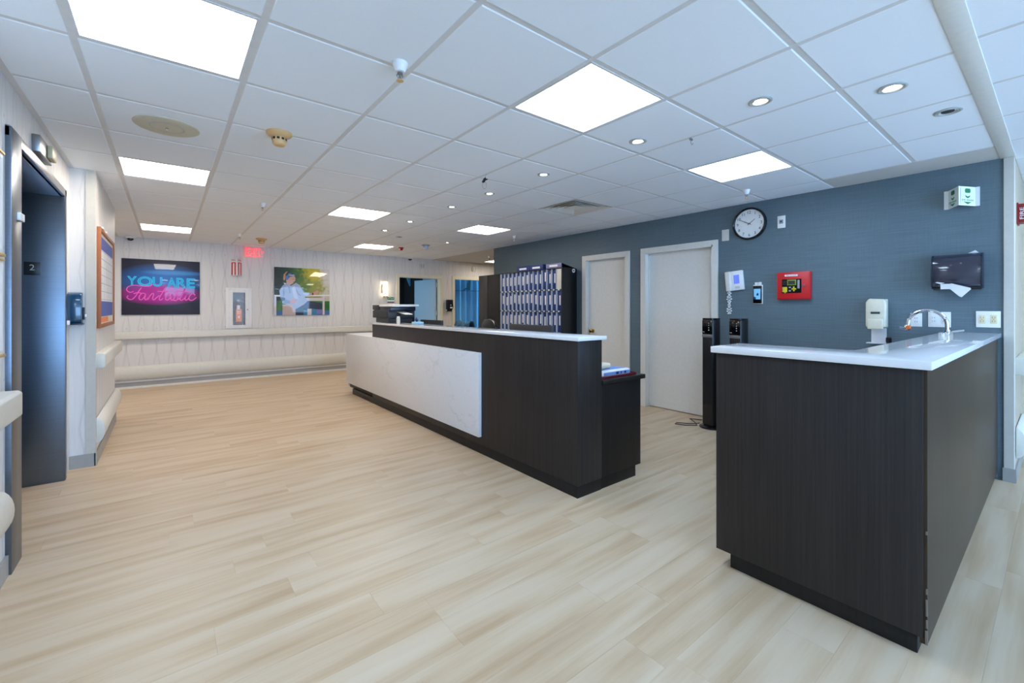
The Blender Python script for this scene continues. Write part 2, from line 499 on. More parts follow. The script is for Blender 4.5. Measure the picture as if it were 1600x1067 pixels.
# blue wall runs along Y at X = BW
m = MB(lambda u, z, t: (t, u, z))
wall_cells(m, 0.285, 6.85, 0, CZ + 0.03, BW, BW + 0.14, [(D1[0], D1[1], -1, 2.03), (D2[0], D2[1], -1, 2.025)])
struct('wall_right', m, 'blue')
struct('wall_corridor_end', MB().box(BW + 0.14, 12, 6.73, 6.85, 0, CZ + 0.03), 'corridor_wall')
# far wall runs along X at Y = FW ; openings for two patient rooms and the extinguisher cabinet
FD1, FD2 = (4.11, 5.19), (5.56, 6.62)
m = MB(lambda u, z, t: (u, t, z))
wall_cells(m, -4, 12, 0, CZ + 0.03, FW, FW + 0.14, [(FD1[0], FD1[1], -1, 2.01), (FD2[0], FD2[1], -1, 2.02), (0.92, 1.14, 0.965, 1.59)])
struct('wall_far', m, 'wallpaper')
# lift wall
EO = (3.39, 4.69)
m = MB(lambda u, z, t: (t, u, z))
wall_cells(m, -4.6, 4.98, 0, CZ + 0.03, LW - 0.12, LW, [(EO[0], EO[1], -1, 2.15)])
struct('wall_left', m, 'wallpaper')
struct('wall_left_column', MB().box(-4, -0.47, 4.98, 6.74, 0, CZ + 0.03), 'wallpaper')
struct('wall_lift_shaft', MB().box(-1.6, -1.5, 3.0, 4.98, 0, 2.5).box(-1.5, -0.74, 3.0, 3.05, 0, 2.5).box(-1.5, -0.74, 3.05, 4.98, 2.2, 2.3), 'charcoal')
struct('wall_left_end', MB().box(-4.1, -4, 6.6, FW + 0.1, 0, CZ + 0.03), 'wallpaper')
struct('wall_far_right', MB().box(12, 12.1, 6.7, FW + 0.14, 0, CZ + 0.03), 'corridor_wall')
# corridor to the right, behind the corner post
struct('wall_corridor', MB().box(BW + 0.04, 9, 0.232, 0.285, 0, CZ + 0.03), 'corridor_wall')
struct('wall_corridor_far', MB().box(9, 9.1, -4.6, 0.285, 0, CZ + 0.03), 'corridor_wall')
m = MB(lambda u, z, t: (u, t, z))
wall_cells(m, -0.74, 9.1, 0, CZ + 0.03, -4.72, -4.6, [(0.2, 5.6, 0.06, 2.34)])
struct('wall_back', m, 'corridor_wall')
# unseen glowing pane added behind the camera for cool fill, with frame and mullions
struct('fill_pane', MB().box(0.2, 5.6, -4.71, -4.70, 0.06, 2.34), 'fill_glow')
m = MB()
for x in (0.2, 2.0, 3.8, 5.54): m.box(x, x + 0.06, -4.69, -4.62, 0.06, 2.34)
m.box(0.26, 5.54, -4.69, -4.62, 0.06, 0.12).box(0.26, 5.54, -4.69, -4.62, 2.28, 2.34)
struct('fill_pane_frame', m, 'white')
struct('trim_1', MB().box(BW - 0.012, BW + 0.05, 0.230, 0.286, 0.1, CZ - 0.004), 'post', bevel=0.004)
# corner guard on the column by the lift
struct('trim_2', MB().prism([(-0.525, 4.974), (-0.464, 4.974), (-0.464, 5.035), (-0.469, 5.035), (-0.469, 4.979), (-0.525, 4.979)], 0.1, CZ), 'post')
# baseboards
struct('baseboard_far', MB().box(-4, FD1[0] - 0.06, FW - 0.014, FW, 0.0, 0.1).box(5.25, 5.5, FW - 0.014, FW, 0.0, 0.1), 'greybase')
struct('baseboard_far_quarter', MB().box(-4, FD1[0] - 0.06, FW - 0.05, FW - 0.012, 0.0, 0.03).box(-4, FD1[0] - 0.06, FW - 0.03, FW - 0.012, 0.1, 0.112), 'trim')
struct('baseboard_left', MB().box(LW, -0.465, 4.966, 4.98, 0, 0.105).box(-0.472, -0.458, 4.966, 6.74, 0, 0.105).box(LW, LW + 0.012, -4.6, 3.2, 0, 0.1), 'greybase')
struct('baseboard_right', MB().box(BW - 0.012, BW, 0.6, 2.46, 0, 0.1).box(BW - 0.012, BW, 3.51, 3.68, 0, 0.1).box(BW - 0.016, BW + 0.06, 0.222, 0.29, 0, 0.102).box(BW + 0.04, 9, 0.222, 0.235, 0, 0.1), 'greybase')

def frame_east(name, a, b, top):
    m = MB()
    w = 0.056
    m.box(BW - 0.018, BW + 0.13, a - 0.0, a + 0.018, 0, top).box(BW - 0.018, BW + 0.13, b - 0.018, b, 0, top).box(BW - 0.018, BW + 0.13, a, b, top - 0.018, top)
    m.box(BW - 0.018, BW + 0.002, a - w, a, 0, top + w).box(BW - 0.018, BW + 0.002, b, b + w, 0, top + w).box(BW - 0.018, BW + 0.002, a, b, top, top + w)
    m.box(BW + 0.05, BW + 0.065, a + 0.018, a + 0.03, 0, top - 0.018).box(BW + 0.05, BW + 0.065, b - 0.03, b - 0.018, 0, top - 0.018).box(BW + 0.05, BW + 0.065, a, b, top - 0.03, top - 0.018)
    return struct(name, m, 'trim')
def knob(parent, x, y, z):
    m = MB(lambda a, b, c: (x - c, y + a, z + b))
    m.lathe(0, 0, [(0.030, 0), (0.030, 0.006), (0.012, 0.010), (0.012, 0.03), (0.022, 0.034), (0.029, 0.046), (0.027, 0.058), (0.014, 0.064)], 20)
    part('door_knob', m, 'brass', parent, label='round brass door knob')
frame_east('trim_3', D1[0], D1[1], 2.03); frame_east('trim_4', D2[0], D2[1], 2.025)
d1 = struct('door_1', MB().box(BW + 0.066, BW + 0.11, D1[0] + 0.02, D1[1] - 0.02, 0.008, 2.01), 'door_white', bevel=0.002)
knob(d1, BW + 0.066, D1[0] + 0.09, 0.96)
d2 = struct('door_2', MB().box(BW + 0.066, BW + 0.11, D2[0] + 0.02, D2[1] - 0.02, 0.008, 2.005), 'door_white', bevel=0.002)
knob(d2, BW + 0.066, D2[1] - 0.085, 0.955)
part('strike_plate', MB().box(BW + 0.045, BW + 0.05, D2[1] - 0.0195, D2[1] - 0.016, 0.9, 1.0), 'brass', d2)
def frame_north(name, a, b, top):
    m = MB(); w = 0.055
    m.box(a, a + 0.02, FW - 0.015, FW + 0.14, 0, top).box(b - 0.02, b, FW - 0.015, FW + 0.14, 0, top).box(a, b, FW - 0.015, FW + 0.14, top - 0.02, top)
    m.box(a - w, a, FW - 0.015, FW + 0.002, 0, top + w).box(b, b + w, FW - 0.015, FW + 0.002, 0, top + w).box(a, b, FW - 0.015, FW + 0.002, top, top + w)
    return struct(name, m, 'ivory')
frame_north('trim_5', FD1[0], FD1[1], 2.01); frame_north('trim_6', FD2[0], FD2[1], 2.02)
# patient rooms behind the far wall (daylight comes from their own windows)
Y0 = FW + 0.14
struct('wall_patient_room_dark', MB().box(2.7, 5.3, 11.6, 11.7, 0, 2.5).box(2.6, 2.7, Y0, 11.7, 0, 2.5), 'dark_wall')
struct('wall_patient_room_dark_sheet', MB().box(5.27, 5.298, 10.5, 11.6, 0, 2.5), 'dark_wall')  # added near-black sheet, covers the pale divider so the room reads dark
struct('wall_patient_room_divider', MB().box(5.3, 5.42, Y0, 12.5, 0, 2.5), 'room_wall')
struct('wall_patient_room_back', MB().box(5.42, 8.6, 12.4, 12.5, 0, 2.5).box(8.6, 8.7, Y0, 12.5, 0, 2.5), 'room_wall')
struct('window_1', MB().box(2.7, 2.72, 10.0, 11.4, 0.8, 2.2), 'window_dim')
struct('window_2', MB().box(6.9, 8.5, 12.38, 12.4, 0.6, 2.2).box(8.58, 8.6, 9.8, 12.0, 0.6, 2.2), 'window_sky')
# door leaf standing open inside the dark room, on three hinges
ang = R(85); hx, hy = FD1[1] - 0.03, Y0 - 0.02
def leafxf(u, v, w):    # u along leaf from hinge, w thickness, v up
    return (hx - u * math.cos(ang) - w * math.sin(ang), hy + u * math.sin(ang) - w * math.cos(ang), v)
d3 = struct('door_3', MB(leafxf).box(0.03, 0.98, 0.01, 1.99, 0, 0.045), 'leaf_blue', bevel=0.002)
for z in (0.25, 1.12, 1.80):
    part('hinge', MB(leafxf).box(-0.005, 0.035, z, z + 0.1, 0.0, 0.012), 'trim', d3)
# cubicle curtain in the second room, mesh band at the top
def curtain():
    m = MB(); n = 90; pts = []; f = []
    for i in range(n + 1):
        x = 5.5 + 3.0 * i / n
        y = 10.5 + 0.045 * math.sin(i * 1.1) + 0.02 * math.sin(i * 0.37 + 1)
        pts += [(x, y, 0.15), (x, y, 2.3), (x, y + 0.006, 0.15), (x, y + 0.006, 2.3)]
    for i in range(n):
        a = 4 * i
        f += [(a, a + 4, a + 5, a + 1), (a + 2, a + 3, a + 7, a + 6), (a + 1, a + 5, a + 7, a + 3), (a, a + 2, a + 6, a + 4)]
    f += [(0, 1, 3, 2), (4 * n, 4 * n + 2, 4 * n + 3, 4 * n + 1)]
    m.add(pts, f)
    t = thing('cubicle_curtain', 'pale blue privacy curtain hanging in the lit room beyond the far wall', 'curtain', (7.0, 10.5, 0.15))
    part('cloth', m, 'curtain', t)
    s = MB()
    s.box(5.5, 8.5, 10.44, 10.452, 1.762, 1.776)
    part('mesh_seam', s, 'teal_cloth', t)
    part('track', MB().box(5.45, 8.55, 10.48, 10.52, 2.3, 2.33).box(6.3, 6.32, 10.49, 10.51, 2.33, CZ + 0.03), 'dullsteel', t)
    k = MB(lambda a, b, c: (6.5 + a, 10.42 - c, 1.77 + b))
    k.prism([(0.0, 0.02), (0.03, -0.01), (0.06, 0.03), (0.22, 0.02), (0.24, 0.32), (0.17, 0.28), (0.12, 0.18), (0.10, 0.08), (0.04, 0.06)], 0, 0.01)
    part('torn_mesh_patch', k, 'teal_cloth', t, label='darker folded corner of the curtain mesh')
curtain()
solo('curtain_corner', MB(lambda a, b_, c: (5.08 + a, 11.15 + c, 1.88 + b_)).prism([(0.0, 0.42), (0.17, 0.42), (0.185, 0.02), (0.15, 0.0), (0.06, 0.22)], 0, 0.02), 'curtain', 'blue curtain corner glimpsed at the top of the dark far doorway', 'curtain', bevel=0.004)

# ------------------------------------------------------------------ reception desk
desk = thing('reception_desk', 'long reception desk with white marble front panel and dark wood end', 'desk', (2.5, 4.0, 0))
TOPZ = 1.105
part('front_panel', MB().box(2.2, 2.45, 2.06, 5.86, 0.083, TOPZ - 0.026), 'laminate', desk, bevel=0.002, label='dark vertical-grain laminate panel')
part('low_body', MB().box(2.22, 2.90, 5.86, 6.85, 0.083, 0.88), 'laminate', desk, bevel=0.002)
part('edge_strip', MB().box(2.215, 2.45, 5.861, 5.872, 0.905, TOPZ - 0.026), 'white', desk)
part('toe_kick', MB().box(2.203, 2.45, 2.065, 6.68, 0.0, 0.081).box(2.45, 2.86, 2.07, 6.6, 0, 0.081), 'laminate_black', desk, bevel=0.002)
part('marble_panel', MB().box(2.168, 2.2, 3.223, 6.872, 0.155, 0.905), 'marble', desk, bevel=0.002, label='white marble front slab with thin grey veins')
part('marble_ledge', MB().box(2.2, 2.93, 5.875, 6.872, 0.882, 0.905).box(2.2, 2.93, 6.852, 6.872, 0.1, 0.882), 'marble', desk, bevel=0.002)
part('transaction_top', MB().box(2.178, 2.476, 2.035, 5.9, TOPZ - 0.026, TOPZ), 'quartz', desk, bevel=0.003, label='white quartz transaction top')
part('work_end_panel', MB().box(2.452, 2.92, 2.066, 2.1, 0.083, 0.752), 'laminate_black', desk, bevel=0.002)
part('work_body', MB().box(2.452, 2.90, 2.1, 5.86, 0.083, 0.752), 'laminate_black', desk, bevel=0.002)
part('work_surface', MB().box(2.452, 2.955, 2.045, 5.86, 0.752, 0.785), 'laminate_black', desk, bevel=0.003)

# tray, wipes and pack on the low work surface at the desk's end
t = thing('serving_tray', 'dark red plastic tray on the low ledge at the desk end', 'tray', (2.69, 2.25, 0.785))
def rrect(x0, x1, y0, y1, r, n=5):
    p = []
    for cx, cy, a0 in ((x1 - r, y1 - r, 0), (x0 + r, y1 - r, 90), (x0 + r, y0 + r, 180), (x1 - r, y0 + r, 270)):
        p += [(cx + r * math.cos(R(a0 + 90 * i / n)), cy + r * math.sin(R(a0 + 90 * i / n))) for i in range(n + 1)]
    return p
part('tray_base', MB().prism(rrect(2.47, 2.90, 2.075, 2.42, 0.03), 0.785, 0.791), 'maroon', t)
def rim(m, x0, x1, y0, y1, r, z0, z1, th):
    o_, i_ = rrect(x0, x1, y0, y1, r), rrect(x0 + th, x1 - th, y0 + th, y1 - th, max(r - th, 0.002))
    n = len(o_)
    pts = [(a, b, z0) for a, b in o_] + [(a, b, z1) for a, b in o_] + [(a, b, z1) for a, b in i_] + [(a, b, z0) for a, b in i_]
    f = []
    for i in range(n):
        j = (i + 1) % n
        for k in range(4):
            l = (k + 1) % 4
            f.append((k * n + i, k * n + j, l * n + j, l * n + i))
    return m.add(pts, f)
part('tray_rim', rim(MB(), 2.47, 2.90, 2.075, 2.42, 0.03, 0.788, 0.803, 0.006), 'maroon', t)
def soft_pack(name, label, x0, x1, y0, y1, z0, z1, mat, printmat=None):
    t = thing(name, label, 'wipes pack' if printmat else 'pack', ((x0 + x1) / 2, (y0 + y1) / 2, z0))
    part('wrapper', MB().box(x0, x1, y0, y1, z0, z1), mat, t, bevel=(z1 - z0) * 0.35, seg=3)
    if printmat:
        part('printed_band', MB().box(x0 + 0.03, x1 - 0.01, y0 - 0.0015, y0 + 0.002, z0 + 0.012, z1 - 0.012).box(x0 + 0.03, x1 - 0.03, y0 + 0.03, y1 - 0.03, z1 - 0.001, z1 + 0.0015), printmat, t)
        for a_, b_ in ((0.17, 0.2), (0.225, 0.235), (0.27, 0.29)):
            part('printed_mark', MB().box(x0 + a_, x0 + b_, y0 - 0.003, y0, z0 + 0.014, z1 - 0.014), 'deepblue', t)
    return t
soft_pack('wipes_pack', 'white and blue printed wipes pack lying on the dark red tray', 2.49, 2.84, 2.10, 2.28, 0.7915, 0.838, 'paper', 'wipe_blue')
soft_pack('folded_pack', 'small beige pack lying on top of the blue wipes pack', 2.50, 2.68, 2.16, 2.28, 0.8405, 0.882, 'beige_pack')

# ------------------------------------------------------------------ near L-shaped counter
ct = thing('sink_counter', 'dark wood L-shaped counter with white quartz top beside the blue wall', 'counter', (2.4, 0.7, 0))
CT = 1.113
part('front_panel', MB().box(2.2, 2.44, 0.325, 1.103, 0.083, CT - 0.031), 'laminate', ct, bevel=0.002)
part('side_panel', MB().box(2.206, BW - 0.035, 0.314, 0.336, 0.06, CT - 0.031), 'laminate_side', ct, bevel=0.001, label='smooth brown-grey side panel')
part('filler_strip', MB().box(BW - 0.034, BW - 0.002, 0.318, 0.34, 0.02, CT - 0.031), 'blue', ct)
part('inner_panel', MB().box(2.44, BW - 0.03, 0.54, 0.565, 0.083, CT - 0.031).box(2.3, BW - 0.03, 0.336, 0.56, 0.083, 0.1), 'laminate_black', ct)
part('toe_kick', MB().box(2.23, 2.4, 0.345, 1.045, 0, 0.083).box(2.4, BW - 0.05, 0.345, 0.53, 0, 0.083), 'laminate_black', ct, bevel=0.002)
for z_, h_, w_ in ((0.064, 0.05, 0.005), (0.125, 0.03, 0.003), (0.17, 0.06, 0.0035), (0.25, 0.02, 0.003), (0.47, 0.012, 0.004)):
    part('edge_chip', MB().box(2.1985, 2.2 + w_, 0.3125, 0.3145 + w_, z_, z_ + h_), 'chip', ct, label='pale chip in the corner edge')
def lshape(z0, z1):
    return MB().prism([(2.165, 0.296), (BW - 0.001, 0.296), (BW - 0.001, 0.6), (2.475, 0.6), (2.475, 1.115), (2.165, 1.115)], z0, z1)
part('countertop', lshape(CT - 0.031, CT), 'quartz', ct, bevel=0.003, label='white quartz countertop')
part('low_sink_shelf', MB().box(3.6, 4.15, 0.565, 1.14, 0.82, 0.86).box(4.65, BW - 0.014, 0.565, 1.14, 0.82, 0.86).box(4.15, 4.65, 0.565, 0.66, 0.82, 0.86).box(4.15, 4.65, 1.02, 1.14, 0.82, 0.86).box(3.6, 3.63, 0.565, 1.14, 0, 0.82), 'quartz', ct)
part('sink_bowl', MB().box(4.15, 4.165, 0.66, 1.02, 0.70, 0.863).box(4.635, 4.65, 0.66, 1.02, 0.70, 0.863).box(4.165, 4.635, 0.66, 0.675, 0.70, 0.863).box(4.165, 4.635, 1.005, 1.02, 0.70, 0.863).box(4.15, 4.65, 0.66, 1.02, 0.69, 0.70), 'chrome', ct)
# faucet
fa = thing('faucet', 'chrome gooseneck faucet with orange cap on the white quartz counter', 'faucet', (4.5, 0.535, CT))
path = [(4.5, 0.535, CT), (4.5, 0.535, CT + 0.065)] + [(4.5, 0.535 + 0.108 * (1 - math.cos(a)), CT + 0.068 + 0.108 * math.sin(a)) for a in [R(10 * k) for k in range(1, 18)]] + [(4.5, 0.752, CT + 0.06)]
part('neck', MB().tube(path, 0.0125, 12), 'chrome', fa)
part('base_collar', MB().lathe(4.5, 0.535, [(0.03, CT), (0.03, CT + 0.008), (0.018, CT + 0.014), (0.018, CT + 0.03), (0.0126, CT + 0.032)], 20), 'chrome', fa)
part('eyewash_head', MB().lathe(4.5, 0.757, [(0.014, CT + 0.02), (0.019, CT + 0.03), (0.019, CT + 0.045), (0.014, CT + 0.062)], 16).tube([(4.5, 0.757, CT + 0.035), (4.5, 0.80, CT + 0.04)], 0.009, 8), 'chrome', fa)
part('orange_cap', MB(lambda a, b, c: (4.478 - c, 0.745 + a, CT + 0.042 + b)).lathe(0, 0, [(0.014, 0), (0.017, 0.006), (0.011, 0.016)], 12), 'orange', fa, label='bright orange cap')
part('lever', MB().box(4.47, 4.53, 0.50, 0.52, CT, CT + 0.02).tube([(4.5, 0.51, CT + 0.02), (4.52, 0.45, CT + 0.032)], 0.008, 8).box(4.44, 4.56, 0.555, 0.575, CT, CT + 0.012), 'chrome', fa)
# small bottle by the wall below the soap dispenser
b = thing('pump_bottle', 'small black-capped bottle beneath the ivory soap dispenser', 'bottle', (4.86, 0.935, 0.86))
part('bottle_body', MB().lathe(4.86, 0.935, [(0.024, 0.8605), (0.026, 0.87), (0.026, 0.98), (0.014, 1.005)], 16), 'charcoal', b)
part('cap', MB().lathe(4.86, 0.935, [(0.016, 1.005), (0.02, 1.01), (0.02, 1.045), (0.012, 1.055)], 14).box(4.825, 4.86, 0.927, 0.943, 1.04, 1.052), 'black', b)

# ------------------------------------------------------------------ things on the blue wall
# clock
ck = thing('wall_clock', 'round black-rimmed wall clock with white face on the blue wall', 'clock', (BW, 2.116, 2.043))
cx = east(2.116, 2.215)
part('rim', MB(cx).lathe(0, 0, [(0.172, 0.0), (0.174, 0.015), (0.172, 0.034), (0.164, 0.040), (0.154, 0.034), (0.152, 0.022), (0.152, 0.0)], 56), 'black_gloss', ck)
part('dial', MB(cx).cyl(0, 0, 0.1525, 0.004, 0.020, 56), 'white', ck)
for h in range(1, 13):
    a = R(30 * h)
    part('numeral', MB(cx).text(str(h), 0.122 * math.sin(a), 0.122 * math.cos(a), 0.043, 0.0200, 0.0212), 'black', ck)
def hand(a, l, w, back, z, mat, nm):
    a = R(a); s_, c_ = math.sin(a), math.cos(a)
    pts = [(-w, -back), (w, -back), (w * 0.5, l), (-w * 0.5, l)]
    part(nm, MB(cx).prism([(x * c_ + y_ * s_, -x * s_ + y_ * c_) for x, y_ in pts], z, z + 0.001), mat, ck)
hand(55, 0.075, 0.0035, 0.02, 0.0225, 'black', 'hour_hand'); hand(298, 0.118, 0.0028, 0.02, 0.0245, 'black', 'minute_hand'); hand(302, 0.06, 0.001, 0.035, 0.0262, 'red', 'second_hand')
part('hub', MB(cx).cyl(0, 0, 0.005, 0.02, 0.0285, 12), 'black', ck)
# blank plate, jack plate
solo('blank_wall_plate', MB(east(2.38, 2.124)).box(-0.04, 0.04, -0.064, 0.064, 0, 0.008), 'offwhite', 'blank off-white wall plate just left of the clock', 'wall plate', bevel=0.003)
p = thing('jack_plate', 'white wall jack plate just right of the clock', 'wall plate', (BW, 1.806, 2.125))
part('plate', MB(east(1.806, 2.188)).box(-0.037, 0.037, -0.063, 0.063, 0, 0.007), 'outlet', p, bevel=0.003)
part('jack', MB(east(1.806, 2.188)).box(-0.018, 0.018, -0.018, 0.022, 0.007, 0.014), 'print_grey', p, bevel=0.002)
part('socket', MB(east(1.806, 2.188)).box(-0.007, 0.007, -0.004, 0.010, 0.014, 0.0155), 'black', p)
# wall phone, slightly tilted
def tilt(f, a):
    s_, c_ = math.sin(R(a)), math.cos(R(a))
    return lambda u, v, w: f(u * c_ - v * s_, u * s_ + v * c_, w)
ph = thing('wall_phone', 'white wall phone with blue screen and coiled cord on the blue wall', 'phone', (BW, 2.27, 1.49))
px = tilt(east(2.265, 1.603), 5)
part('base', MB(px).box(-0.085, 0.09, -0.108, 0.108, 0, 0.035), 'white', ph, bevel=0.008)
part('handset', MB(px).box(-0.095, -0.035, -0.112, 0.108, 0.033, 0.062), 'offwhite', ph, bevel=0.012, seg=3)
part('screen', MB(px).box(-0.008, 0.052, -0.035, 0.062, 0.034, 0.038), 'screen_blue', ph, label='lit blue screen')
part('speaker_slot', MB(px).box(0.0, 0.05, -0.085, -0.08, 0.034, 0.037).box(0.0, 0.05, -0.072, -0.067, 0.034, 0.037), 'print_grey', ph)
cordp = []
for k in range(200):
    f = k / 199.0
    zc = 1.50 - 0.262 * f
    amp = 0.020 * (1.15 - 0.35 * f)
    cordp.append((BW - 0.03 - 0.012 * math.cos(f * 62), 2.322 - 0.004 * f + amp * math.sin(f * 13.0) * 0.55 + 0.012 * math.sin(f * 62), zc))
back = [(x - 0.012, 4.644 - yy, z) for x, yy, z in reversed(cordp)]
part('coiled_cord', MB().tube(cordp + back, 0.0042, 6), 'white', ph)
# tablet
tb = thing('face_tablet', 'small black wall tablet with lit screen below the clock', 'tablet', (BW, 2.031, 1.344))
tx = east(2.031, 1.444)
part('bracket', MB(tx).box(-0.047, 0.047, -0.10, 0.104, 0, 0.014).box(-0.032, 0.0, 0.104, 0.132, 0.0, 0.012).box(0.004, 0.034, 0.104, 0.134, 0, 0.012), 'white', tb, bevel=0.002)
part('body', MB(tx).box(-0.042, 0.042, -0.092, 0.094, 0.014, 0.03), 'black_gloss', tb, bevel=0.004)
part('screen', MB(tx).box(-0.033, 0.033, -0.05, 0.062, 0.030, 0.0315), 'screen_phone', tb, label='lit pale blue screen')
part('screen_picture', MB(tx).prism([(-0.033, -0.05), (-0.012, -0.05), (-0.012, -0.028), (-0.033, -0.02)], 0.0315, 0.0322).prism([(-0.008, 0.0), (0.004, 0.02), (0.016, 0.01), (0.012, -0.012), (-0.004, -0.01)], 0.0315, 0.0322), 'deepblue', tb)
# fire alarm panel
fp = thing('fire_alarm_panel', 'red fire alarm annunciator box with keypad on the blue wall', 'alarm panel', (BW, 1.686, 1.388))
fx = east(1.686, 1.526)
part('box', MB(fx).box(-0.144, 0.149, -0.138, 0.138, 0, 0.05), 'red', fp, bevel=0.003)
part('door', MB(fx).box(-0.138, 0.143, -0.131, 0.131, 0.05, 0.058), 'red', fp, bevel=0.002)
part('label_strip', MB(fx).box(-0.07, 0.045, 0.094, 0.112, 0.058, 0.060), 'white', fp)
part('label_print', MB(fx).text('FIRE ALARM', -0.012, 0.103, 0.012, 0.060, 0.0606, width=0.09), 'red', fp)
part('keypad_window', MB(fx).box(-0.095, 0.078, -0.073, 0.066, 0.058, 0.061), 'black_gloss', fp)
part('display_bezel', MB(fx).box(-0.047, 0.034, 0.004, 0.060, 0.061, 0.064), 'lcd_green', fp, bevel=0.004)
part('display', MB(fx).box(-0.037, 0.024, 0.013, 0.049, 0.064, 0.0655), 'screen_dark', fp)
for k_ in ((-0.09, -0.046, -0.064, -0.012), (-0.008, 0.034, -0.04, -0.026), (0.006, 0.02, -0.056, -0.010), (-0.072, -0.06, -0.072, -0.0641)):
    part('yellow_key', MB(fx).box(*k_, 0.061, 0.064), 'yellow', fp, bevel=0.002)
for k_ in ((-0.032, -0.013, -0.024, -0.010), (-0.032, -0.013, -0.058, -0.044), (0.044, 0.064, -0.03, 0.056)):
    part('grey_key', MB(fx).box(*k_, 0.061, 0.064), 'print_grey', fp, bevel=0.002)
part('indicator_rows', MB(fx).box(-0.088, -0.056, 0.012, 0.018, 0.061, 0.063).box(-0.088, -0.056, 0.028, 0.034, 0.061, 0.063).box(-0.088, -0.056, 0.044, 0.05, 0.061, 0.063), 'charcoal', fp)
part('lock', MB(fx).cyl(0.1, -0.004, 0.012, 0.058, 0.066, 16), 'chrome', fp)
# soap dispenser
sd = thing('soap_dispenser', 'ivory soap dispenser with drip tray on the blue wall', 'soap dispenser', (BW, 1.03, 0.99))
sx = east(1.025, 1.252)
part('backplate', MB(sx).box(-0.06, 0.066, -0.12, 0.13, 0, 0.02), 'ivory', sd, bevel=0.006)
part('cover', MB(sx).prism([(-0.072, -0.118), (0.066, -0.118), (0.07, 0.09), (0.058, 0.13), (-0.05, 0.135), (-0.072, 0.1)], 0.02, 0.1), 'ivory', sd, bevel=0.014, seg=3)
part('push_bar', MB(sx).box(-0.058, 0.052, -0.135, -0.045, 0.085, 0.112), 'ivory', sd, bevel=0.010, seg=3)
part('badge', MB(sx).box(-0.034, 0.03, 0.0, 0.018, 0.1, 0.103), 'screen_dark', sd)
part('drip_bracket', MB(sx).box(-0.05, 0.056, -0.26, -0.125, 0.0, 0.006).box(-0.07, 0.06, -0.262, -0.254, 0.0, 0.085), 'paper', sd, bevel=0.001)
# eye wash sign
ew = thing('eye_wash_sign', 'white V-shaped projecting eye wash sign with green print', 'sign', (BW, 0.508, 2.1))
ex = east(0.508, 2.176)
hw, ap, fl = 0.074, 0.150, 0.026
part('panel', MB(lambda u, v, w: ex(u, w, v)).prism([(-hw - fl, 0), (-hw, 0), (0, ap), (hw, 0), (hw + fl, 0), (hw + fl, 0.003), (hw + 0.001, 0.003), (0, ap + 0.004), (-hw - 0.001, 0.003), (-hw - fl, 0.003)], -0.074, 0.074), 'white', ew, smooth=False)
L_ = math.hypot(hw, ap)
for side, nm in ((-1, 'left'), (1, 'right')):
    def face(u, v, w, side=side):      # u in 0..L_ reading left to right on that face
        s_ = (u / L_) if side < 0 else (1 - u / L_)
        bu = -hw + hw * s_ if side < 0 else hw - hw * s_
        bw = ap * s_
        nx, nw = (-ap / L_, hw / L_) if side < 0 else (ap / L_, hw / L_)
        return ex(bu + nx * (w + 0.004), v, bw + nw * (w + 0.004))
    g = MB(face)
    mid = L_ * 0.5
    part('print_field', MB(face).box(0.012, L_ - 0.012, -0.066, 0.062, -0.0005, 0.0004), 'palegreen', ew, smooth=False)
    g.prism(rrect(mid - 0.028, mid + 0.028, 0.024, 0.058, 0.012), 0.0004, 0.0012)
    g.prism([(mid - 0.026, 0.006), (mid, -0.004), (mid + 0.026, 0.006), (mid + 0.02, -0.008), (mid, -0.018), (mid - 0.02, -0.008)], 0.0004, 0.0012)
    g.text('EYE WASH', mid, -0.032, 0.02, 0.0004, 0.0012, width=0.115)
    g.prism([(mid - 0.042, -0.046), (mid, -0.064), (mid + 0.042, -0.046)], 0.0004, 0.0012)
    part('green_print', g, 'green', ew, smooth=False)
# paper towel dispenser
td = thing('paper_towel_dispenser', 'smoky dark paper towel dispenser with a towel hanging out', 'towel dispenser', (BW, 0.53, 1.455))
tx = east(0.528, 1.595)
prof = [(-0.135, 0.0), (-0.135, 0.085), (-0.105, 0.115), (-0.06, 0.125), (0.06, 0.122), (0.105, 0.108), (0.132, 0.07), (0.138, 0.0)]
part('cover', MB(lambda u, v, w: tx(w, u, v)).prism([(v, w) for v, w in prof], -0.139, 0.139), 'smoke', td, bevel=0.006)
for u0 in (-0.142, 0.132):
    part('side_rib', MB(lambda u, v, w: tx(w, u, v)).prism([(v * 1.01, w * 1.03) for v, w in prof], u0, u0 + 0.01), 'navy_plastic', td, bevel=0.002)
part('dispensing_slot', MB(tx).box(-0.13, 0.13, -0.146, -0.128, 0.02, 0.1), 'black', td)
tw = MB(tx)
tw.add([(-0.085, -0.10, 0.128), (-0.085, -0.142, 0.126), (-0.03, -0.142, 0.13), (-0.035, -0.1, 0.132), (0.02, -0.2, 0.134), (0.034, -0.207, 0.136), (0.085, -0.145, 0.134), (0.08, -0.135, 0.133), (-0.02, -0.098, 0.133), (-0.115, -0.087, 0.13), (-0.105, -0.083, 0.13), (-0.06, -0.092, 0.131)],
       [(0, 1, 2, 3), (3, 2, 4, 5, 6, 7, 8), (9, 10, 11, 0)])
o = part('paper_towel', tw, 'paper', td, smooth=False, label='crumpled white paper towel hanging from the slot')
md = o.modifiers.new('thick', 'SOLIDIFY'); md.thickness = 0.002
part('towel_tip', MB(tx).prism([(0.06, 0.138), (0.1, 0.158), (0.118, 0.138)], 0.04, 0.05), 'paper', td)
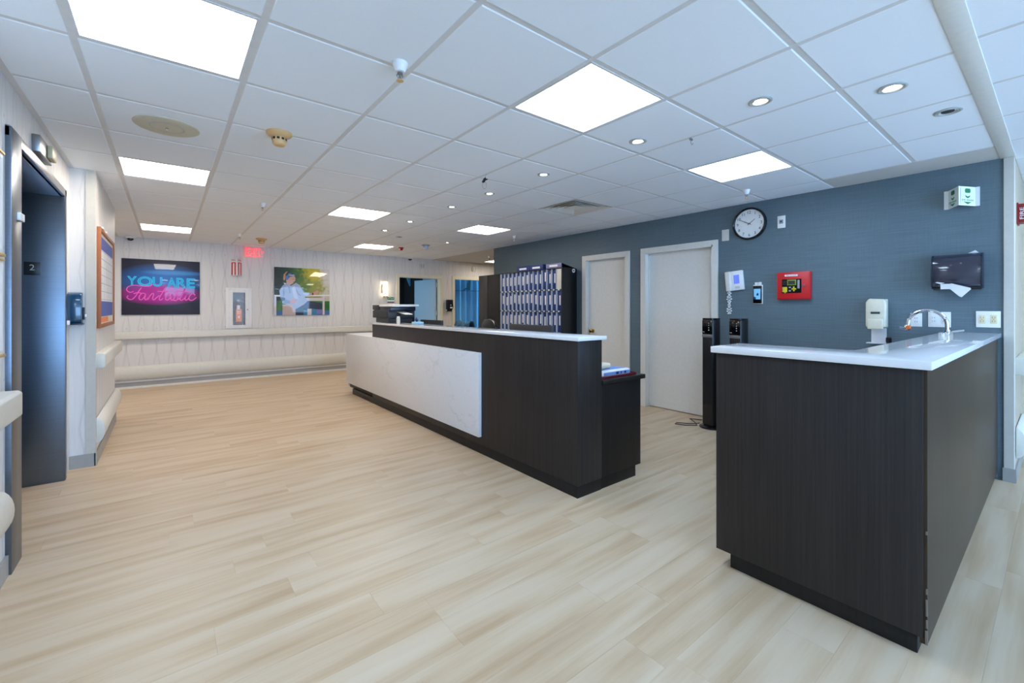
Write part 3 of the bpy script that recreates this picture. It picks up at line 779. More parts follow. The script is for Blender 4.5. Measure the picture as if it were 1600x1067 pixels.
# outlets
def outlet(name, label, y, z, w, h, kind):
    t = thing(name, label, 'outlet' if kind != 'switch' else 'switch', (BW, y, z - h / 2))
    e = east(y, z)
    part('plate', MB(e).box(-w / 2, w / 2, -h / 2, h / 2, 0, 0.007), 'outlet', t, bevel=0.002)
    if kind == 'single':
        part('receptacle', MB(e).box(-0.017, 0.017, -0.034, 0.034, 0.007, 0.009), 'outlet', t, bevel=0.001)
        for u_, v_ in ((-0.0065, 0.015), (0.0065, 0.015), (-0.0065, -0.015), (0.0065, -0.015)):
            part('slot', MB(e).box(u_ - 0.0015, u_ + 0.0015, v_ - 0.005, v_ + 0.005, 0.009, 0.0098), 'charcoal', t)
    else:
        for s_ in (-0.25, 0.22):
            mt = 'outlet_in' if kind == 'ivory' else 'outlet'
            part('receptacle', MB(e).box(s_ * w - 0.018, s_ * w + 0.018, -0.034, 0.034, 0.007, 0.0095), mt, t, bevel=0.001)
            for u_, v_ in ((-0.007, 0.014), (0.007, 0.014), (-0.007, -0.014), (0.007, -0.014)):
                part('slot', MB(e).box(s_ * w + u_ - 0.001, s_ * w + u_ + 0.001, v_ - 0.006, v_ + 0.006, 0.0095, 0.0101), 'charcoal', t)
            if kind == 'ivory': part('test_button', MB(e).box(s_ * w - 0.003, s_ * w + 0.003, -0.003, 0.003, 0.0095, 0.0103), 'orange', t)
outlet('wall_outlet', 'single white wall outlet behind the faucet spout', 0.776, 1.204, 0.074, 0.114, 'single')
outlet('wall_outlet', 'wide white double outlet plate behind the faucet neck', 0.635, 1.21, 0.134, 0.125, 'double')
outlet('wall_outlet', 'white plate with two ivory outlets by the corner post', 0.364, 1.2175, 0.13, 0.125, 'ivory')

# ------------------------------------------------------------------ tower heaters
def tower(label, x, y, seed):
    t = thing('tower_heater', label, 'heater', (x, y, 0), 'black tower heaters by the blue wall')
    def f(u, v, w):     # u to the viewer's right, v up, w towards the viewer
        return (x - w * 0.985 - u * 0.17, y + w * 0.17 - u * 0.985, v)
    part('base', MB().lathe(x, y, [(0.125, 0), (0.125, 0.012), (0.115, 0.02), (0.07, 0.032), (0.06, 0.04)], 36), 'black_gloss', t)
    pr = [(-0.064, -0.055), (0.064, -0.055), (0.07, 0.0), (0.066, 0.06), (0.058, 0.075), (-0.058, 0.075), (-0.066, 0.06), (-0.07, 0.0)]
    part('housing', MB(lambda u, w, v: f(u, v, w)).prism(pr, 0.035, 1.175), 'black', t, bevel=0.004)
    part('top_panel', MB(lambda u, w, v: f(u, v, w)).prism([(p_[0] * 1.0, p_[1]) for p_ in pr], 1.175, 1.192), 'black_gloss', t, bevel=0.003)
    part('control_face', MB(f).box(-0.06, 0.06, 1.02, 1.17, 0.07, 0.078), 'black_gloss', t, bevel=0.002)
    part('silver_band', MB(f).box(-0.06, 0.06, 0.985, 1.015, 0.07, 0.081), 'silver', t, bevel=0.002)
    g = MB(f)
    for k in range(40):
        z = 0.26 + k * 0.0178
        g.box(-0.052, 0.052, z, z + 0.006, 0.074, 0.08)
    for k in range(5): g.box(-0.05 + 0.025 * k - 0.0015, -0.05 + 0.025 * k + 0.0015, 0.255, 0.975, 0.0745, 0.0815)
    part('grille', g, 'tower_grille', t, smooth=False)
    for k in range(4): part('control_mark', MB(f).box(0.018, 0.026, 1.06 + 0.025 * k, 1.068 + 0.025 * k, 0.078, 0.0795), 'paper', t, smooth=False)
    part('control_mark', MB(f).box(-0.052, -0.03, 1.04, 1.044, 0.078, 0.0795), 'paper', t, smooth=False)
    return t
t1 = tower('black tower heater standing on the floor in front of the nearer white door', 4.66, 2.385, 1)
part('power_cord', MB().tube([(4.62, 2.5, 0.03), (4.60, 2.60, 0.006), (4.52, 2.72, 0.006), (4.46, 2.70, 0.006), (4.5, 2.60, 0.006), (4.6, 2.52, 0.006), (4.72, 2.62, 0.006), (4.8, 2.72, 0.006), (4.86, 2.6, 0.006)], 0.005, 6), 'cable', t1)
tower('black tower heater partly hidden behind the near counter', 4.72, 2.12, 2)

# ------------------------------------------------------------------ binder rack and cabinet against the blue wall
RX, RY0, RY1 = 4.633, 4.659, 6.212
rk = thing('binder_rack', 'black open rack of blue chart binders against the blue wall', 'rack', ((RX + BW) / 2, (RY0 + RY1) / 2, 0))
part('side', MB().box(RX, BW - 0.014, RY0, RY0 + 0.014, 0, 1.905), 'black', rk, bevel=0.001)
part('side', MB().box(RX, BW - 0.014, RY1 - 0.014, RY1 - 0.001, 0, 1.905), 'black', rk, bevel=0.001)
part('back', MB().box(BW - 0.02, BW - 0.014, RY0 + 0.014, RY1 - 0.014, 0, 1.905), 'black', rk)
part('top', MB().box(RX, BW - 0.02, RY0 + 0.014, RY1 - 0.014, 1.893, 1.905), 'black', rk)
part('base_cabinet', MB().box(RX, BW - 0.02, RY0 + 0.014, RY1 - 0.014, 0, 0.90), 'black', rk)
part('grommet', MB(lambda u, v, w: (4.88 + u, RY0 - w, 1.868 + v)).lathe(0, 0, [(0.03, 0), (0.03, 0.006), (0.018, 0.007), (0.012, 0.003)], 20), 'white', rk)
part('grommet_hole', MB(lambda u, v, w: (4.88 + u, RY0 - w, 1.868 + v)).cyl(0, 0, 0.012, 0.003, 0.0075, 14), 'black', rk)
rows = [(1.582, 1.893), (1.252, 1.568), (0.925, 1.238)]
NS = 14
pitch = (RY1 - RY0 - 0.028) / NS
for z0, z1 in rows:
    part('shelf', MB().box(RX + 0.004, BW - 0.02, RY0 + 0.014, RY1 - 0.014, z0 - 0.014, z0), 'black', rk)
    for k in range(NS + 1):
        yy = RY1 - 0.014 - k * pitch
        if k == 0: y0_, y1_ = yy - 0.008, yy
        elif k == NS: continue
        else: y0_, y1_ = yy - 0.006, yy + 0.006
        part('divider', MB().box(RX + 0.002, BW - 0.02, y0_, y1_, z0, z1), 'divider', rk)
    for k in range(NS):
        yy = RY1 - 0.014 - (k + 0.5) * pitch
        part('shelf_clip', MB().box(RX - 0.004, RX + 0.012, yy - 0.014, yy + 0.014, z0 - 0.016, z0 + 0.004), 'white', rk)
ORD = ['first', 'second', 'third', 'fourth', 'fifth', 'sixth', 'seventh', 'eighth', 'ninth', 'tenth', 'eleventh', 'twelfth', 'thirteenth', 'last']
ROWN = ['top', 'middle', 'bottom']
def binder(label, y0_, y1_, z0, z1, lab_z, group):
    t = thing('chart_binder', label, 'binder', (RX + 0.16, (y0_ + y1_) / 2, z0), group)
    xs = RX + 0.03
    part('cover', MB().box(xs, BW - 0.03, y0_, y1_, z0, z1), 'binder', t, bevel=0.003)
    yc = (y0_ + y1_) / 2 + 0.002
    part('spine_label', MB().box(xs - 0.0015, xs, yc - 0.013, yc + 0.013, lab_z, lab_z + 0.145), 'paper', t)
    return t
for r_, (z0, z1) in enumerate(rows):
    for k in range(NS):
        if r_ == 0 and k == NS - 1: continue
        yc = RY1 - 0.014 - (k + 0.5) * pitch
        which = ORD[k] if k < NS - 1 else 'last'
        jz = random.uniform(-0.02, 0.02)
        binder('blue chart binder in the %s row of the black rack, %s from the left' % (ROWN[r_], which) if which != 'last' else 'blue chart binder at the right end of the %s row of the black rack' % ROWN[r_],
               yc - pitch / 2 + 0.008 + random.uniform(0, 0.012), yc + pitch / 2 - 0.007, z0 + 0.001, z1 - 0.012, z0 + 0.11 + jz, 'chart binders standing in the rack')
yc = RY1 - 0.014 - (NS - 0.5) * pitch
solo('blank_filler_box', MB().box(RX + 0.008, BW - 0.03, yc - pitch / 2 + 0.004, yc + pitch / 2 - 0.007, rows[0][0] + 0.001, 1.888), 'offwhite', 'blank pale grey box at the right end of the top rack row', 'box', bevel=0.002)
def flat_binder(label, y0_, y1_, mat, z1, tilted):
    t = thing('chart_binder', label, 'binder', (RX + 0.17, (y0_ + y1_) / 2, 1.905), 'binders lying on top of the rack')
    if tilted:
        part('spine', MB().box(RX - 0.01, RX + 0.004, y0_, y1_, 1.906, z1), mat, t, bevel=0.002)
        part('cover', MB(lambda a, b, c: (a, c, b)).prism([(RX + 0.004, z1 - 0.004), (RX + 0.004, z1), (BW - 0.06, 1.912), (BW - 0.06, 1.907)], y0_, y1_), 'black', t)
        part('cover', MB().box(RX + 0.004, BW - 0.06, y0_, y1_, 1.9055, 1.909), 'black', t)
    else:
        part('cover', MB().box(RX - 0.01, BW - 0.06, y0_, y1_, 1.906, z1), mat, t, bevel=0.003)
    yc = (y0_ + y1_) / 2
    part('spine_label', MB().box(RX - 0.012, RX - 0.010, yc - 0.09, yc + 0.09, 1.925, 1.955), 'paper', t)
flat_binder('blue binder lying on top of the rack, leftmost of three', 5.40, 5.72, 'binder', 1.985, False)
flat_binder('blue binder lying on top of the rack, middle of three', 5.07, 5.39, 'binder', 1.985, False)
flat_binder('lilac binder with dark sloping cover lying on top of the rack', 4.665, 5.0, 'binder_lilac', 1.975, True)

cb = thing('storage_cabinet', 'tall dark wood two-door cabinet left of the binder rack', 'cabinet', (4.8, 6.55, 0))
part('body', MB().box(RX + 0.02, BW - 0.014, 6.214, 6.88, 0, 1.90), 'laminate_black', cb, bevel=0.002)
for a, b_, hy_, mt in ((6.216, 6.60, 6.57, 'laminate_black'), (6.604, 6.878, 6.645, 'laminate_grey')):
    d_ = part('door', MB().box(RX, RX + 0.02, a, b_, 0.08, 1.898), mt, cb, bevel=0.002)
    part('handle', MB().tube([(RX, hy_, 0.965), (RX - 0.03, hy_, 0.965), (RX - 0.03, hy_, 1.075), (RX, hy_, 1.075)], 0.007, 8), 'dullsteel', d_)

# ------------------------------------------------------------------ things on and behind the reception desk
def monitor(label, y0_, y1_):
    t = thing('monitor', label, 'monitor', (2.74, (y0_ + y1_) / 2, 0.785), 'monitors behind the reception desk')
    yc = (y0_ + y1_) / 2
    part('back_shell', MB().box(2.725, 2.76, y0_, y1_, 0.80, 1.142), 'charcoal', t, bevel=0.006)
    part('screen', MB().box(2.76, 2.764, y0_ + 0.012, y1_ - 0.012, 0.815, 1.13), 'black_gloss', t)
    part('stand', MB().box(2.70, 2.725, yc - 0.03, yc + 0.03, 0.795, 0.98).box(2.66, 2.84, yc - 0.11, yc + 0.11, 0.785, 0.795), 'black', t, bevel=0.003)
monitor('dark monitor showing above the desk top in front of the binder rack', 2.87, 3.49)
monitor('dark monitor showing above the desk top near the open far door', 4.90, 5.48)
ch = thing('office_chair', 'black office chair behind the desk with a teal jacket beside it', 'chair', (3.6, 4.87, 0))
part('backrest', MB(lambda a, b, c: (3.42 + a * 0.2 + c, 4.86 + a, b)).prism([(-0.22, 0.62), (0.22, 0.62), (0.24, 0.8), (0.23, 1.06), (0.15, 1.13), (0.0, 1.15), (-0.15, 1.13), (-0.23, 1.06), (-0.24, 0.8)], 0, 0.05), 'black', ch, bevel=0.012)
part('seat', MB().prism(rrect(3.45, 3.95, 4.62, 5.12, 0.1), 0.46, 0.53), 'black', ch, bevel=0.015)
part('back_bar', MB().box(3.44, 3.48, 4.83, 4.9, 0.48, 0.75), 'black', ch)
part('column', MB().cyl(3.7, 4.87, 0.03, 0.1, 0.46, 16), 'dullsteel', ch)
for k in range(5):
    a = R(72 * k + 10)
    part('foot', MB().tube([(3.7, 4.87, 0.11), (3.7 + 0.3 * math.cos(a), 4.87 + 0.3 * math.sin(a), 0.075)], 0.02, 8).tube([(3.7 + 0.3 * math.cos(a) - 0.012 * math.sin(a), 4.87 + 0.3 * math.sin(a) + 0.012 * math.cos(a), 0.03), (3.7 + 0.3 * math.cos(a) + 0.012 * math.sin(a), 4.87 + 0.3 * math.sin(a) - 0.012 * math.cos(a), 0.03)], 0.03, 12), 'black', ch)
# teal jacket slumped over a low stool-height chair back
def heap():
    m = MB(); n, k = 36, 10; pts, f = [], []
    rr = random.Random(3)
    ph_ = [rr.uniform(0, 6) for _ in range(6)]
    for i in range(n + 1):
        u = i / n
        y_ = 5.17 + 0.44 * u
        h = 1.085 + 0.035 * math.sin(u * 9 + ph_[0]) + 0.02 * math.sin(u * 21 + ph_[1]) - 0.25 * max(0, u - 0.8)
        for j in range(k + 1):
            v = j / k * math.pi
            d = 0.07 + 0.012 * math.sin(u * 17 + j + ph_[2])
            pts.append((3.36 + d * -math.cos(v), y_, (h - 0.16) + 0.16 * math.sin(v) ** 0.7 - (0.15 if j in (0, k) else 0)))
    for i in range(n):
        for j in range(k):
            a = i * (k + 1) + j
            f.append((a, a + 1, a + k + 2, a + k + 1))
    m.add(pts, f)
    return m
ch2 = thing('low_chair', 'chair behind the desk covered by a teal jacket', 'chair', (3.4, 5.35, 0))
part('backrest', MB().box(3.33, 3.39, 5.2, 5.58, 0.6, 0.9), 'charcoal', ch2, bevel=0.02)
part('seat', MB().prism(rrect(3.36, 3.82, 5.3, 5.66, 0.08), 0.44, 0.5), 'charcoal', ch2, bevel=0.012)
for lx, ly in ((3.4, 5.34), (3.4, 5.62), (3.78, 5.34), (3.78, 5.62)):
    part('leg', MB().tube([(lx, ly, 0), (lx, ly, 0.45 if lx > 3.5 else 0.62)], 0.014, 8), 'dullsteel', ch2)
jk = solo('jacket', heap(), 'teal_cloth', 'rumpled teal jacket thrown over a chair behind the desk', 'jacket')
md = jk.modifiers.new('thick', 'SOLIDIFY'); md.thickness = 0.01
# printer at the far end of the transaction top
pr = thing('printer', 'black desktop printer with white lid on the far end of the desk', 'printer', (2.42, 5.72, TOPZ))
part('base', MB().box(2.25, 2.60, 5.46, 5.86, TOPZ + 0.001, TOPZ + 0.06), 'charcoal', pr, bevel=0.006)
part('body', MB().box(2.24, 2.61, 5.42, 5.96, TOPZ + 0.06, TOPZ + 0.16), 'charcoal', pr, bevel=0.008)
part('upper_body', MB().box(2.25, 2.60, 5.36, 5.94, TOPZ + 0.155, TOPZ + 0.21), 'navy_plastic', pr, bevel=0.008)
part('feeder', MB().box(2.24, 2.44, 5.74, 5.97, TOPZ + 0.17, TOPZ + 0.235), 'charcoal', pr, bevel=0.01)
part('lid', MB().box(2.25, 2.60, 5.26, 5.78, TOPZ + 0.212, TOPZ + 0.24), 'white', pr, bevel=0.006)
part('output_tray', MB(lambda a, b, c: (a, b, c - (5.42 - b) * 0.12)).box(2.36, 2.46, 5.16, 5.44, TOPZ + 0.140, TOPZ + 0.150), 'white', pr, bevel=0.002)
part('front_slot', MB().box(2.236, 2.24, 5.46, 5.72, TOPZ + 0.08, TOPZ + 0.14), 'black', pr)
part('cable', MB().tube([(2.4, 5.96, TOPZ + 0.17), (2.4, 6.0, TOPZ + 0.16), (2.4, 6.02, TOPZ + 0.11), (2.4, 6.0, TOPZ + 0.06), (2.4, 5.95, TOPZ + 0.04)], 0.006, 8), 'cable', pr)
sb = thing('small_bottle', 'small white bottle standing on the desk top beside the printer', 'bottle', (2.28, 5.19, TOPZ))
part('bottle_body', MB().lathe(2.28, 5.19, [(0.021, TOPZ), (0.022, TOPZ + 0.003), (0.022, TOPZ + 0.07), (0.016, TOPZ + 0.076)], 18), 'offwhite', sb)
part('cap', MB().lathe(2.28, 5.19, [(0.018, TOPZ + 0.076), (0.018, TOPZ + 0.088), (0.016, TOPZ + 0.09)], 18), 'white', sb)
bx = thing('tissue_box', 'small pale blue box with dark blue top on the desk edge', 'box', (2.42, 4.93, TOPZ))
part('carton', MB().box(2.37, 2.47, 4.87, 5.0, TOPZ, TOPZ + 0.025), 'paleblue', bx, bevel=0.003)
part('folded_insert', MB(lambda a, b, c: (2.42 + c, 4.965 + a, TOPZ + 0.05 + b)).prism([(-0.035, 0.0), (-0.012, -0.012), (0, -0.03), (0.012, -0.012), (0.035, 0), (0.012, 0.012), (0, 0.03), (-0.012, 0.012)], -0.012, 0.012), 'deepblue', bx, bevel=0.003)

# ------------------------------------------------------------------ handrails and bumper guards
def rail_profile(z0, z1, d0, d1, round_=0.012):
    return [(d0, z0), (d1 - round_, z0), (d1, z0 + round_), (d1, z1 - round_), (d1 - round_, z1), (d0, z1)]
def half_round(z0, z1, d1, n=10):
    zc, h = (z0 + z1) / 2, (z1 - z0) / 2
    return [(0.004, z0)] + [(0.004 + d1 * math.cos(R(-80 + 160 * k / n)), zc + h * math.sin(R(-80 + 160 * k / n))) for k in range(n + 1)] + [(0.004, z1)]
def rail_on(name, label, cat, prof, xf, a, b, group, supports=None, mat='rail'):
    t = thing(name, label, cat, xf(a, min(p_[1] for p_ in prof), 0), group)
    part('rail_bar' if supports else 'guard_strip', MB(lambda d, z, u: xf(u, z, d)).prism(prof, a, b), mat, t, bevel=0.004)
    if supports:
        z0 = min(p_[1] for p_ in prof)
        for u in supports:
            part('bracket', MB(xf).box(u - 0.03, u + 0.03, z0 + 0.02, z0 + 0.1, -0.001, 0.036), mat, t)
    return t
HR = rail_profile(0.79, 0.912, 0.034, 0.075)
fxf = lambda u, z, d: (u, FW - d, z)
rail_on('handrail', 'long cream handrail along the far papered wall', 'handrail', HR, fxf, -3.9, 3.98, 'cream handrails', [-3.0, -1.4, 0.2, 1.8, 3.4])
rail_on('bumper_guard', 'long cream half-round bumper guard low on the far wall', 'bumper guard', half_round(0.13, 0.36, 0.055), fxf, -3.9, 4.0, 'cream bumper guards')
HR2 = rail_profile(0.80, 0.925, 0.0, 0.062)
cxf = lambda u, z, d: (-0.47 + d, u, z)
rail_on('handrail', 'short cream handrail under the bulletin board', 'handrail', HR2, cxf, 5.0, 6.78, 'cream handrails', [5.3, 6.4])
rail_on('bumper_guard', 'cream half-round bumper guard below the bulletin board', 'bumper guard', half_round(0.17, 0.38, 0.055), cxf, 5.03, 6.78, 'cream bumper guards')
lxf = lambda u, z, d: (LW + d, u, z)
rail_on('handrail', 'cream handrail end beside the near elevator jamb', 'handrail', rail_profile(0.80, 0.925, 0.0, 0.09), lxf, -4.4, 3.02, 'cream handrails', [0.5, 2.6])
rail_on('bumper_guard', 'cream bumper guard end at the left picture edge', 'bumper guard', half_round(0.26, 0.46, 0.055), lxf, -4.4, 3.06, 'cream bumper guards')
rxf = lambda u, z, d: (u, 0.232 - d, z)
rail_on('handrail', 'cream handrail in the corridor behind the corner post', 'handrail', rail_profile(0.80, 0.925, 0.0, 0.085), rxf, BW + 0.06, 8.9, 'cream handrails', [5.6, 7.2])
rail_on('bumper_guard', 'cream bumper guard in the corridor behind the corner post', 'bumper guard', half_round(0.17, 0.40, 0.055), rxf, BW + 0.06, 8.9, 'cream bumper guards')
# red fire horn and a door casing on the corridor wall
fh = thing('fire_horn', 'dark red fire alarm horn on the corridor wall behind the post', 'fire alarm', (5.27, 0.2, 1.97))
part('housing', MB().box(5.2, 5.33, 0.165, 0.232, 1.97, 2.115), 'darkred', fh, bevel=0.006)
part('rear_plate', MB().box(5.19, 5.34, 0.222, 0.232, 1.96, 2.125), 'darkred', fh, bevel=0.003)
part('lettering', MB(lambda u, v, w: (5.2 - w, 0.205 + v, 2.04 + u)).text('FIRE', 0, 0, 0.03, 0.0, 0.0012, width=0.09), 'white', fh)
part('strobe_lens', MB().box(5.24, 5.29, 0.150, 0.166, 2.0, 2.08), 'white', fh, bevel=0.006)
struct('trim_7', MB().box(5.75, 5.81, 0.215, 0.233, 0, 2.08).box(6.75, 6.81, 0.215, 0.233, 0, 2.08).box(5.75, 6.81, 0.215, 0.233, 2.08, 2.14), 'corridor_trim')
struct('door_4', MB().box(5.81, 6.75, 0.222, 0.233, 0.01, 2.08), 'corridor_trim')

# ------------------------------------------------------------------ lift
lf = thing('elevator_doorway', 'brushed steel elevator doorway with deep jambs on the left wall', 'elevator', (LW, 4.04, 0))
part('jamb', MB().box(-0.95, LW + 0.012, EO[1] - 0.004, EO[1] + 0.0, 0, 2.15).box(LW - 0.02, LW + 0.016, EO[1], EO[1] + 0.06, 0, 2.2), 'steel', lf, bevel=0.002, label='far steel jamb that shows the floor number')
part('jamb', MB().box(-0.95, LW + 0.012, EO[0], EO[0] + 0.004, 0, 2.15).box(LW - 0.02, LW + 0.022, EO[0] - 0.19, EO[0], 0, 2.2), 'steel', lf, bevel=0.004)
part('header', MB().box(LW - 0.02, LW + 0.016, EO[0] - 0.19, EO[1] + 0.06, 2.15, 2.205).box(-0.95, LW - 0.01, EO[0], EO[1], 2.146, 2.15), 'dullsteel', lf, bevel=0.002)
part('sill', MB().box(-0.98, -0.93, EO[0] + 0.004, EO[1] - 0.004, 0.0, 0.004), 'dullsteel', lf)
part('frame_sensor', MB().box(LW + 0.02, LW + 0.035, 3.30, 3.38, 1.755, 1.795), 'white', lf, bevel=0.003)
dr = thing('elevator_door', 'closed dark steel doors deep inside the elevator doorway', 'elevator door', (-0.97, 4.04, 0))
part('door_leaf', MB().box(-1.0, -0.965, EO[0] + 0.005, 4.035, 0.005, 2.145), 'steel', dr, bevel=0.002)
part('door_leaf', MB().box(-1.0, -0.965, 4.041, EO[1] - 0.005, 0.005, 2.145), 'steel', dr, bevel=0.002)
fs = thing('floor_number_plate', 'small black floor plate reading 2 on the steel elevator jamb', 'sign', (-0.775, 4.685, 1.545))
nx_ = north(-0.775, 1.594, EO[1] - 0.004)
part('plate', MB(nx_).box(-0.042, 0.042, -0.048, 0.048, 0, 0.004), 'black', fs, bevel=0.001)
part('numeral', MB(nx_).text('2', 0, 0.008, 0.06, 0.004, 0.0055), 'grille_in', fs)
ln = thing('elevator_lantern', 'small grey indicator lantern above the elevator doorway', 'lantern', (LW, 3.9, 2.225))
part('housing', MB(west(3.9, 2.275)).box(-0.17, 0.17, -0.05, 0.05, 0, 0.035), 'dullsteel', ln, bevel=0.003)
part('lens', MB(west(3.9, 2.275)).box(0.02, 0.15, -0.035, 0.045, 0.035, 0.06), 'tanlens', ln, bevel=0.006)
# framed notices
for z0, z1, lb in ((1.09, 1.53, 'gold-edged framed notice at the left picture edge, lower of two'), (1.56, 2.03, 'gold-edged framed notice at the left picture edge, upper of two')):
    t = thing('framed_notice', lb, 'notice', (LW, 2.85, z0), 'framed notices beside the elevator')
    w_ = west(2.85, z0)
    H = z1 - z0
    part('backing', MB(w_).box(-0.25, 0.25, 0, H, 0, 0.014), 'white', t, bevel=0.002)
    part('sheet', MB(w_).box(-0.235, 0.235, 0.02, H - 0.02, 0.014, 0.0155), 'paper', t)
    g = MB(w_)
    for k in range(9):
        zz = H - 0.07 - k * 0.038
        g.box(-0.2, 0.2 - random.uniform(0.0, 0.06), zz, zz + 0.008, 0.0155, 0.0162)
    part('printed_lines', g, 'print_grey', t, smooth=False)
    part('gold_edge', MB(w_).box(-0.252, 0.255, -0.012, 0.002, 0, 0.022).box(-0.252, 0.255, H - 0.002, H + 0.008, 0, 0.02), 'gold', t, bevel=0.002)
# teal sanitizer dispenser on the column
ts = thing('towel_dispenser', 'glossy dark teal towel dispenser on the papered column by the elevator', 'towel dispenser', (-0.59, 4.9, 1.17))
tq = north(-0.592, 1.30, 4.98)
part('cover', MB(lambda u, v, w: tq(w, u, v)).prism([(-0.125, 0), (-0.125, 0.07), (-0.09, 0.1), (0.06, 0.115), (0.115, 0.095), (0.13, 0.05), (0.13, 0)], -0.062, 0.055), 'teal', ts, bevel=0.008)
part('lower_tray', MB(tq).box(-0.062, 0.06, -0.131, -0.118, 0.0, 0.09), 'navy_plastic', ts, bevel=0.004)
part('paper_tip', MB(tq).box(-0.06, -0.01, -0.13, -0.095, 0.1, 0.112), 'paper', ts, bevel=0.004)
part('side_latch', MB(tq).box(0.055, 0.066, -0.09, 0.01, 0.01, 0.05), 'navy_plastic', ts, bevel=0.003)
part('paper_tip', MB(tq).box(0.06, 0.074, -0.07, -0.048, 0.01, 0.04), 'paper', ts, bevel=0.003)
# bulletin board
bb = thing('bulletin_board', 'wood-framed bulletin board with blue-headed calendar above the short handrail', 'bulletin board', (-0.47, 5.73, 1.13))
bq = west(5.73, 1.13, -0.47)
part('cork', MB(bq).box(-0.6, 0.6, 0.02, 0.85, 0, 0.014), 'beige_pack', bb)
part('frame', MB(bq).box(-0.625, -0.585, 0, 0.87, 0, 0.026).box(0.585, 0.625, 0, 0.87, 0, 0.026).box(-0.585, 0.585, 0, 0.035, 0, 0.026).box(-0.585, 0.585, 0.835, 0.87, 0, 0.026), 'wood_frame', bb, bevel=0.003)
part('calendar', MB(bq).box(-0.52, 0.5, 0.1, 0.8, 0.014, 0.0165), 'paper', bb)
part('header_band', MB(bq).box(-0.52, 0.5, 0.69, 0.8, 0.0165, 0.018), 'board_blue', bb)
part('footer_band', MB(bq).box(-0.52, 0.5, 0.1, 0.235, 0.0165, 0.018), 'board_blue', bb)
g = MB(bq)
for k in range(8): g.box(-0.5 + k * 0.14 - 0.002, -0.5 + k * 0.14 + 0.002, 0.25, 0.68, 0.0165, 0.0172)
for k in range(7): g.box(-0.5, 0.48, 0.25 + k * 0.0717 - 0.002, 0.25 + k * 0.0717 + 0.002, 0.0165, 0.0172)
part('calendar_grid', g, 'print_grey', bb, smooth=False)
part('paper_strip', MB(bq).box(-0.52, 0.1, 0.045, 0.09, 0.014, 0.016), 'orangetag', bb)
part('clip', MB(bq).box(-0.5, -0.4, 0.87, 0.885, 0.0, 0.03).box(-0.2, -0.12, 0.87, 0.885, 0, 0.03), 'white', bb)

# ------------------------------------------------------------------ things on the far wall
# neon-print poster
def neon_print():
    t = NT('neon_print')
    x = t.xyz(t.pos(obj=True))
    # object coordinates: x across, z up, origin bottom centre of the poster
    def blob(cx_, cz_, rx, rz):
        a = t.math('DIVIDE', t.math('SUBTRACT', x[0], cx_), rx); b_ = t.math('DIVIDE', t.math('SUBTRACT', x[2], cz_), rz)
        d = t.math('ADD', t.math('MULTIPLY', a, a), t.math('MULTIPLY', b_, b_))
        return t.math('SUBTRACT', 1.0, d, clamp=True)
    nz = t.noise(t.pos((3, 3, 3), obj=True), 1.5, 2)
    base = t.mix(nz, lin((8, 12, 34)), lin((16, 26, 62)))
    c1 = t.mix(blob(0.0, 0.56, 0.62, 0.30), base, lin((0, 110, 196)))
    c2 = t.mix(t.math('MULTIPLY', blob(-0.02, 0.34, 0.58, 0.19), 1.4, clamp=True), c1, lin((176, 0, 150)))
    c3 = t.mix(t.math('MULTIPLY', blob(0.15, 0.70, 0.45, 0.05), 0.8), c2, lin((60, 150, 220)))
    M['neon_print'] = t.set(color=c3, rough=0.5, coat=0.6, coat_rough=0.03)
neon_print()
plain('neon_cyan', (70, 215, 255), 0.6, vary=0.02); plain('neon_pink', (255, 110, 215), 0.6, vary=0.02); plain('neon_halo', (0, 136, 214), 0.6, vary=0.02)
P1 = (-0.57, 0.447, 1.185, 2.095)
po = thing('neon_poster', 'dark glossy poster of blue and pink neon letters on the far wall', 'poster', ((P1[0] + P1[1]) / 2, FW, P1[2]))
wq = north(P1[0], P1[2])
PWd, PHt = P1[1] - P1[0], P1[3] - P1[2]
sheet = part('sheet', MB(wq).box(0, PWd, 0, PHt, 0.004, 0.022), 'neon_print', po, bevel=0.001)
def z1map(x, y):
    top = 120 + 70 * (x - 105) / 1173.0
    bot = 983
    return ((x - 105) / 1173.0 * PWd, (bot - y) / (bot - top) * PHt)
uv = [z1map(185, 545), z1map(1200, 580), z1map(185, 395), z1map(1200, 440)]
g = MB(wq); gh = MB(wq)
def word(body, x0, x1, y0, y1):
    (a, b_), (c_, d_) = z1map(x0, y1), z1map(x1, y0)
    g.text(body, (a + c_) / 2, (b_ + d_) / 2, 0.2, 0.022, 0.0236, outline=0.006, width=c_ - a, height=d_ - b_)
    gh.text(body, (a + c_) / 2, (b_ + d_) / 2, 0.2, 0.0215, 0.0226, width=c_ - a, height=d_ - b_)
word('Y', 180, 320, 398, 540); word('O', 325, 545, 405, 548); word('U', 545, 690, 415, 556)
word('A', 760, 905, 425, 572); word('R', 905, 1060, 432, 576); word('E', 1065, 1200, 440, 582)
part('letter_halo', gh, 'neon_halo', po, smooth=False)
part('blue_lettering', g, 'neon_cyan', po)
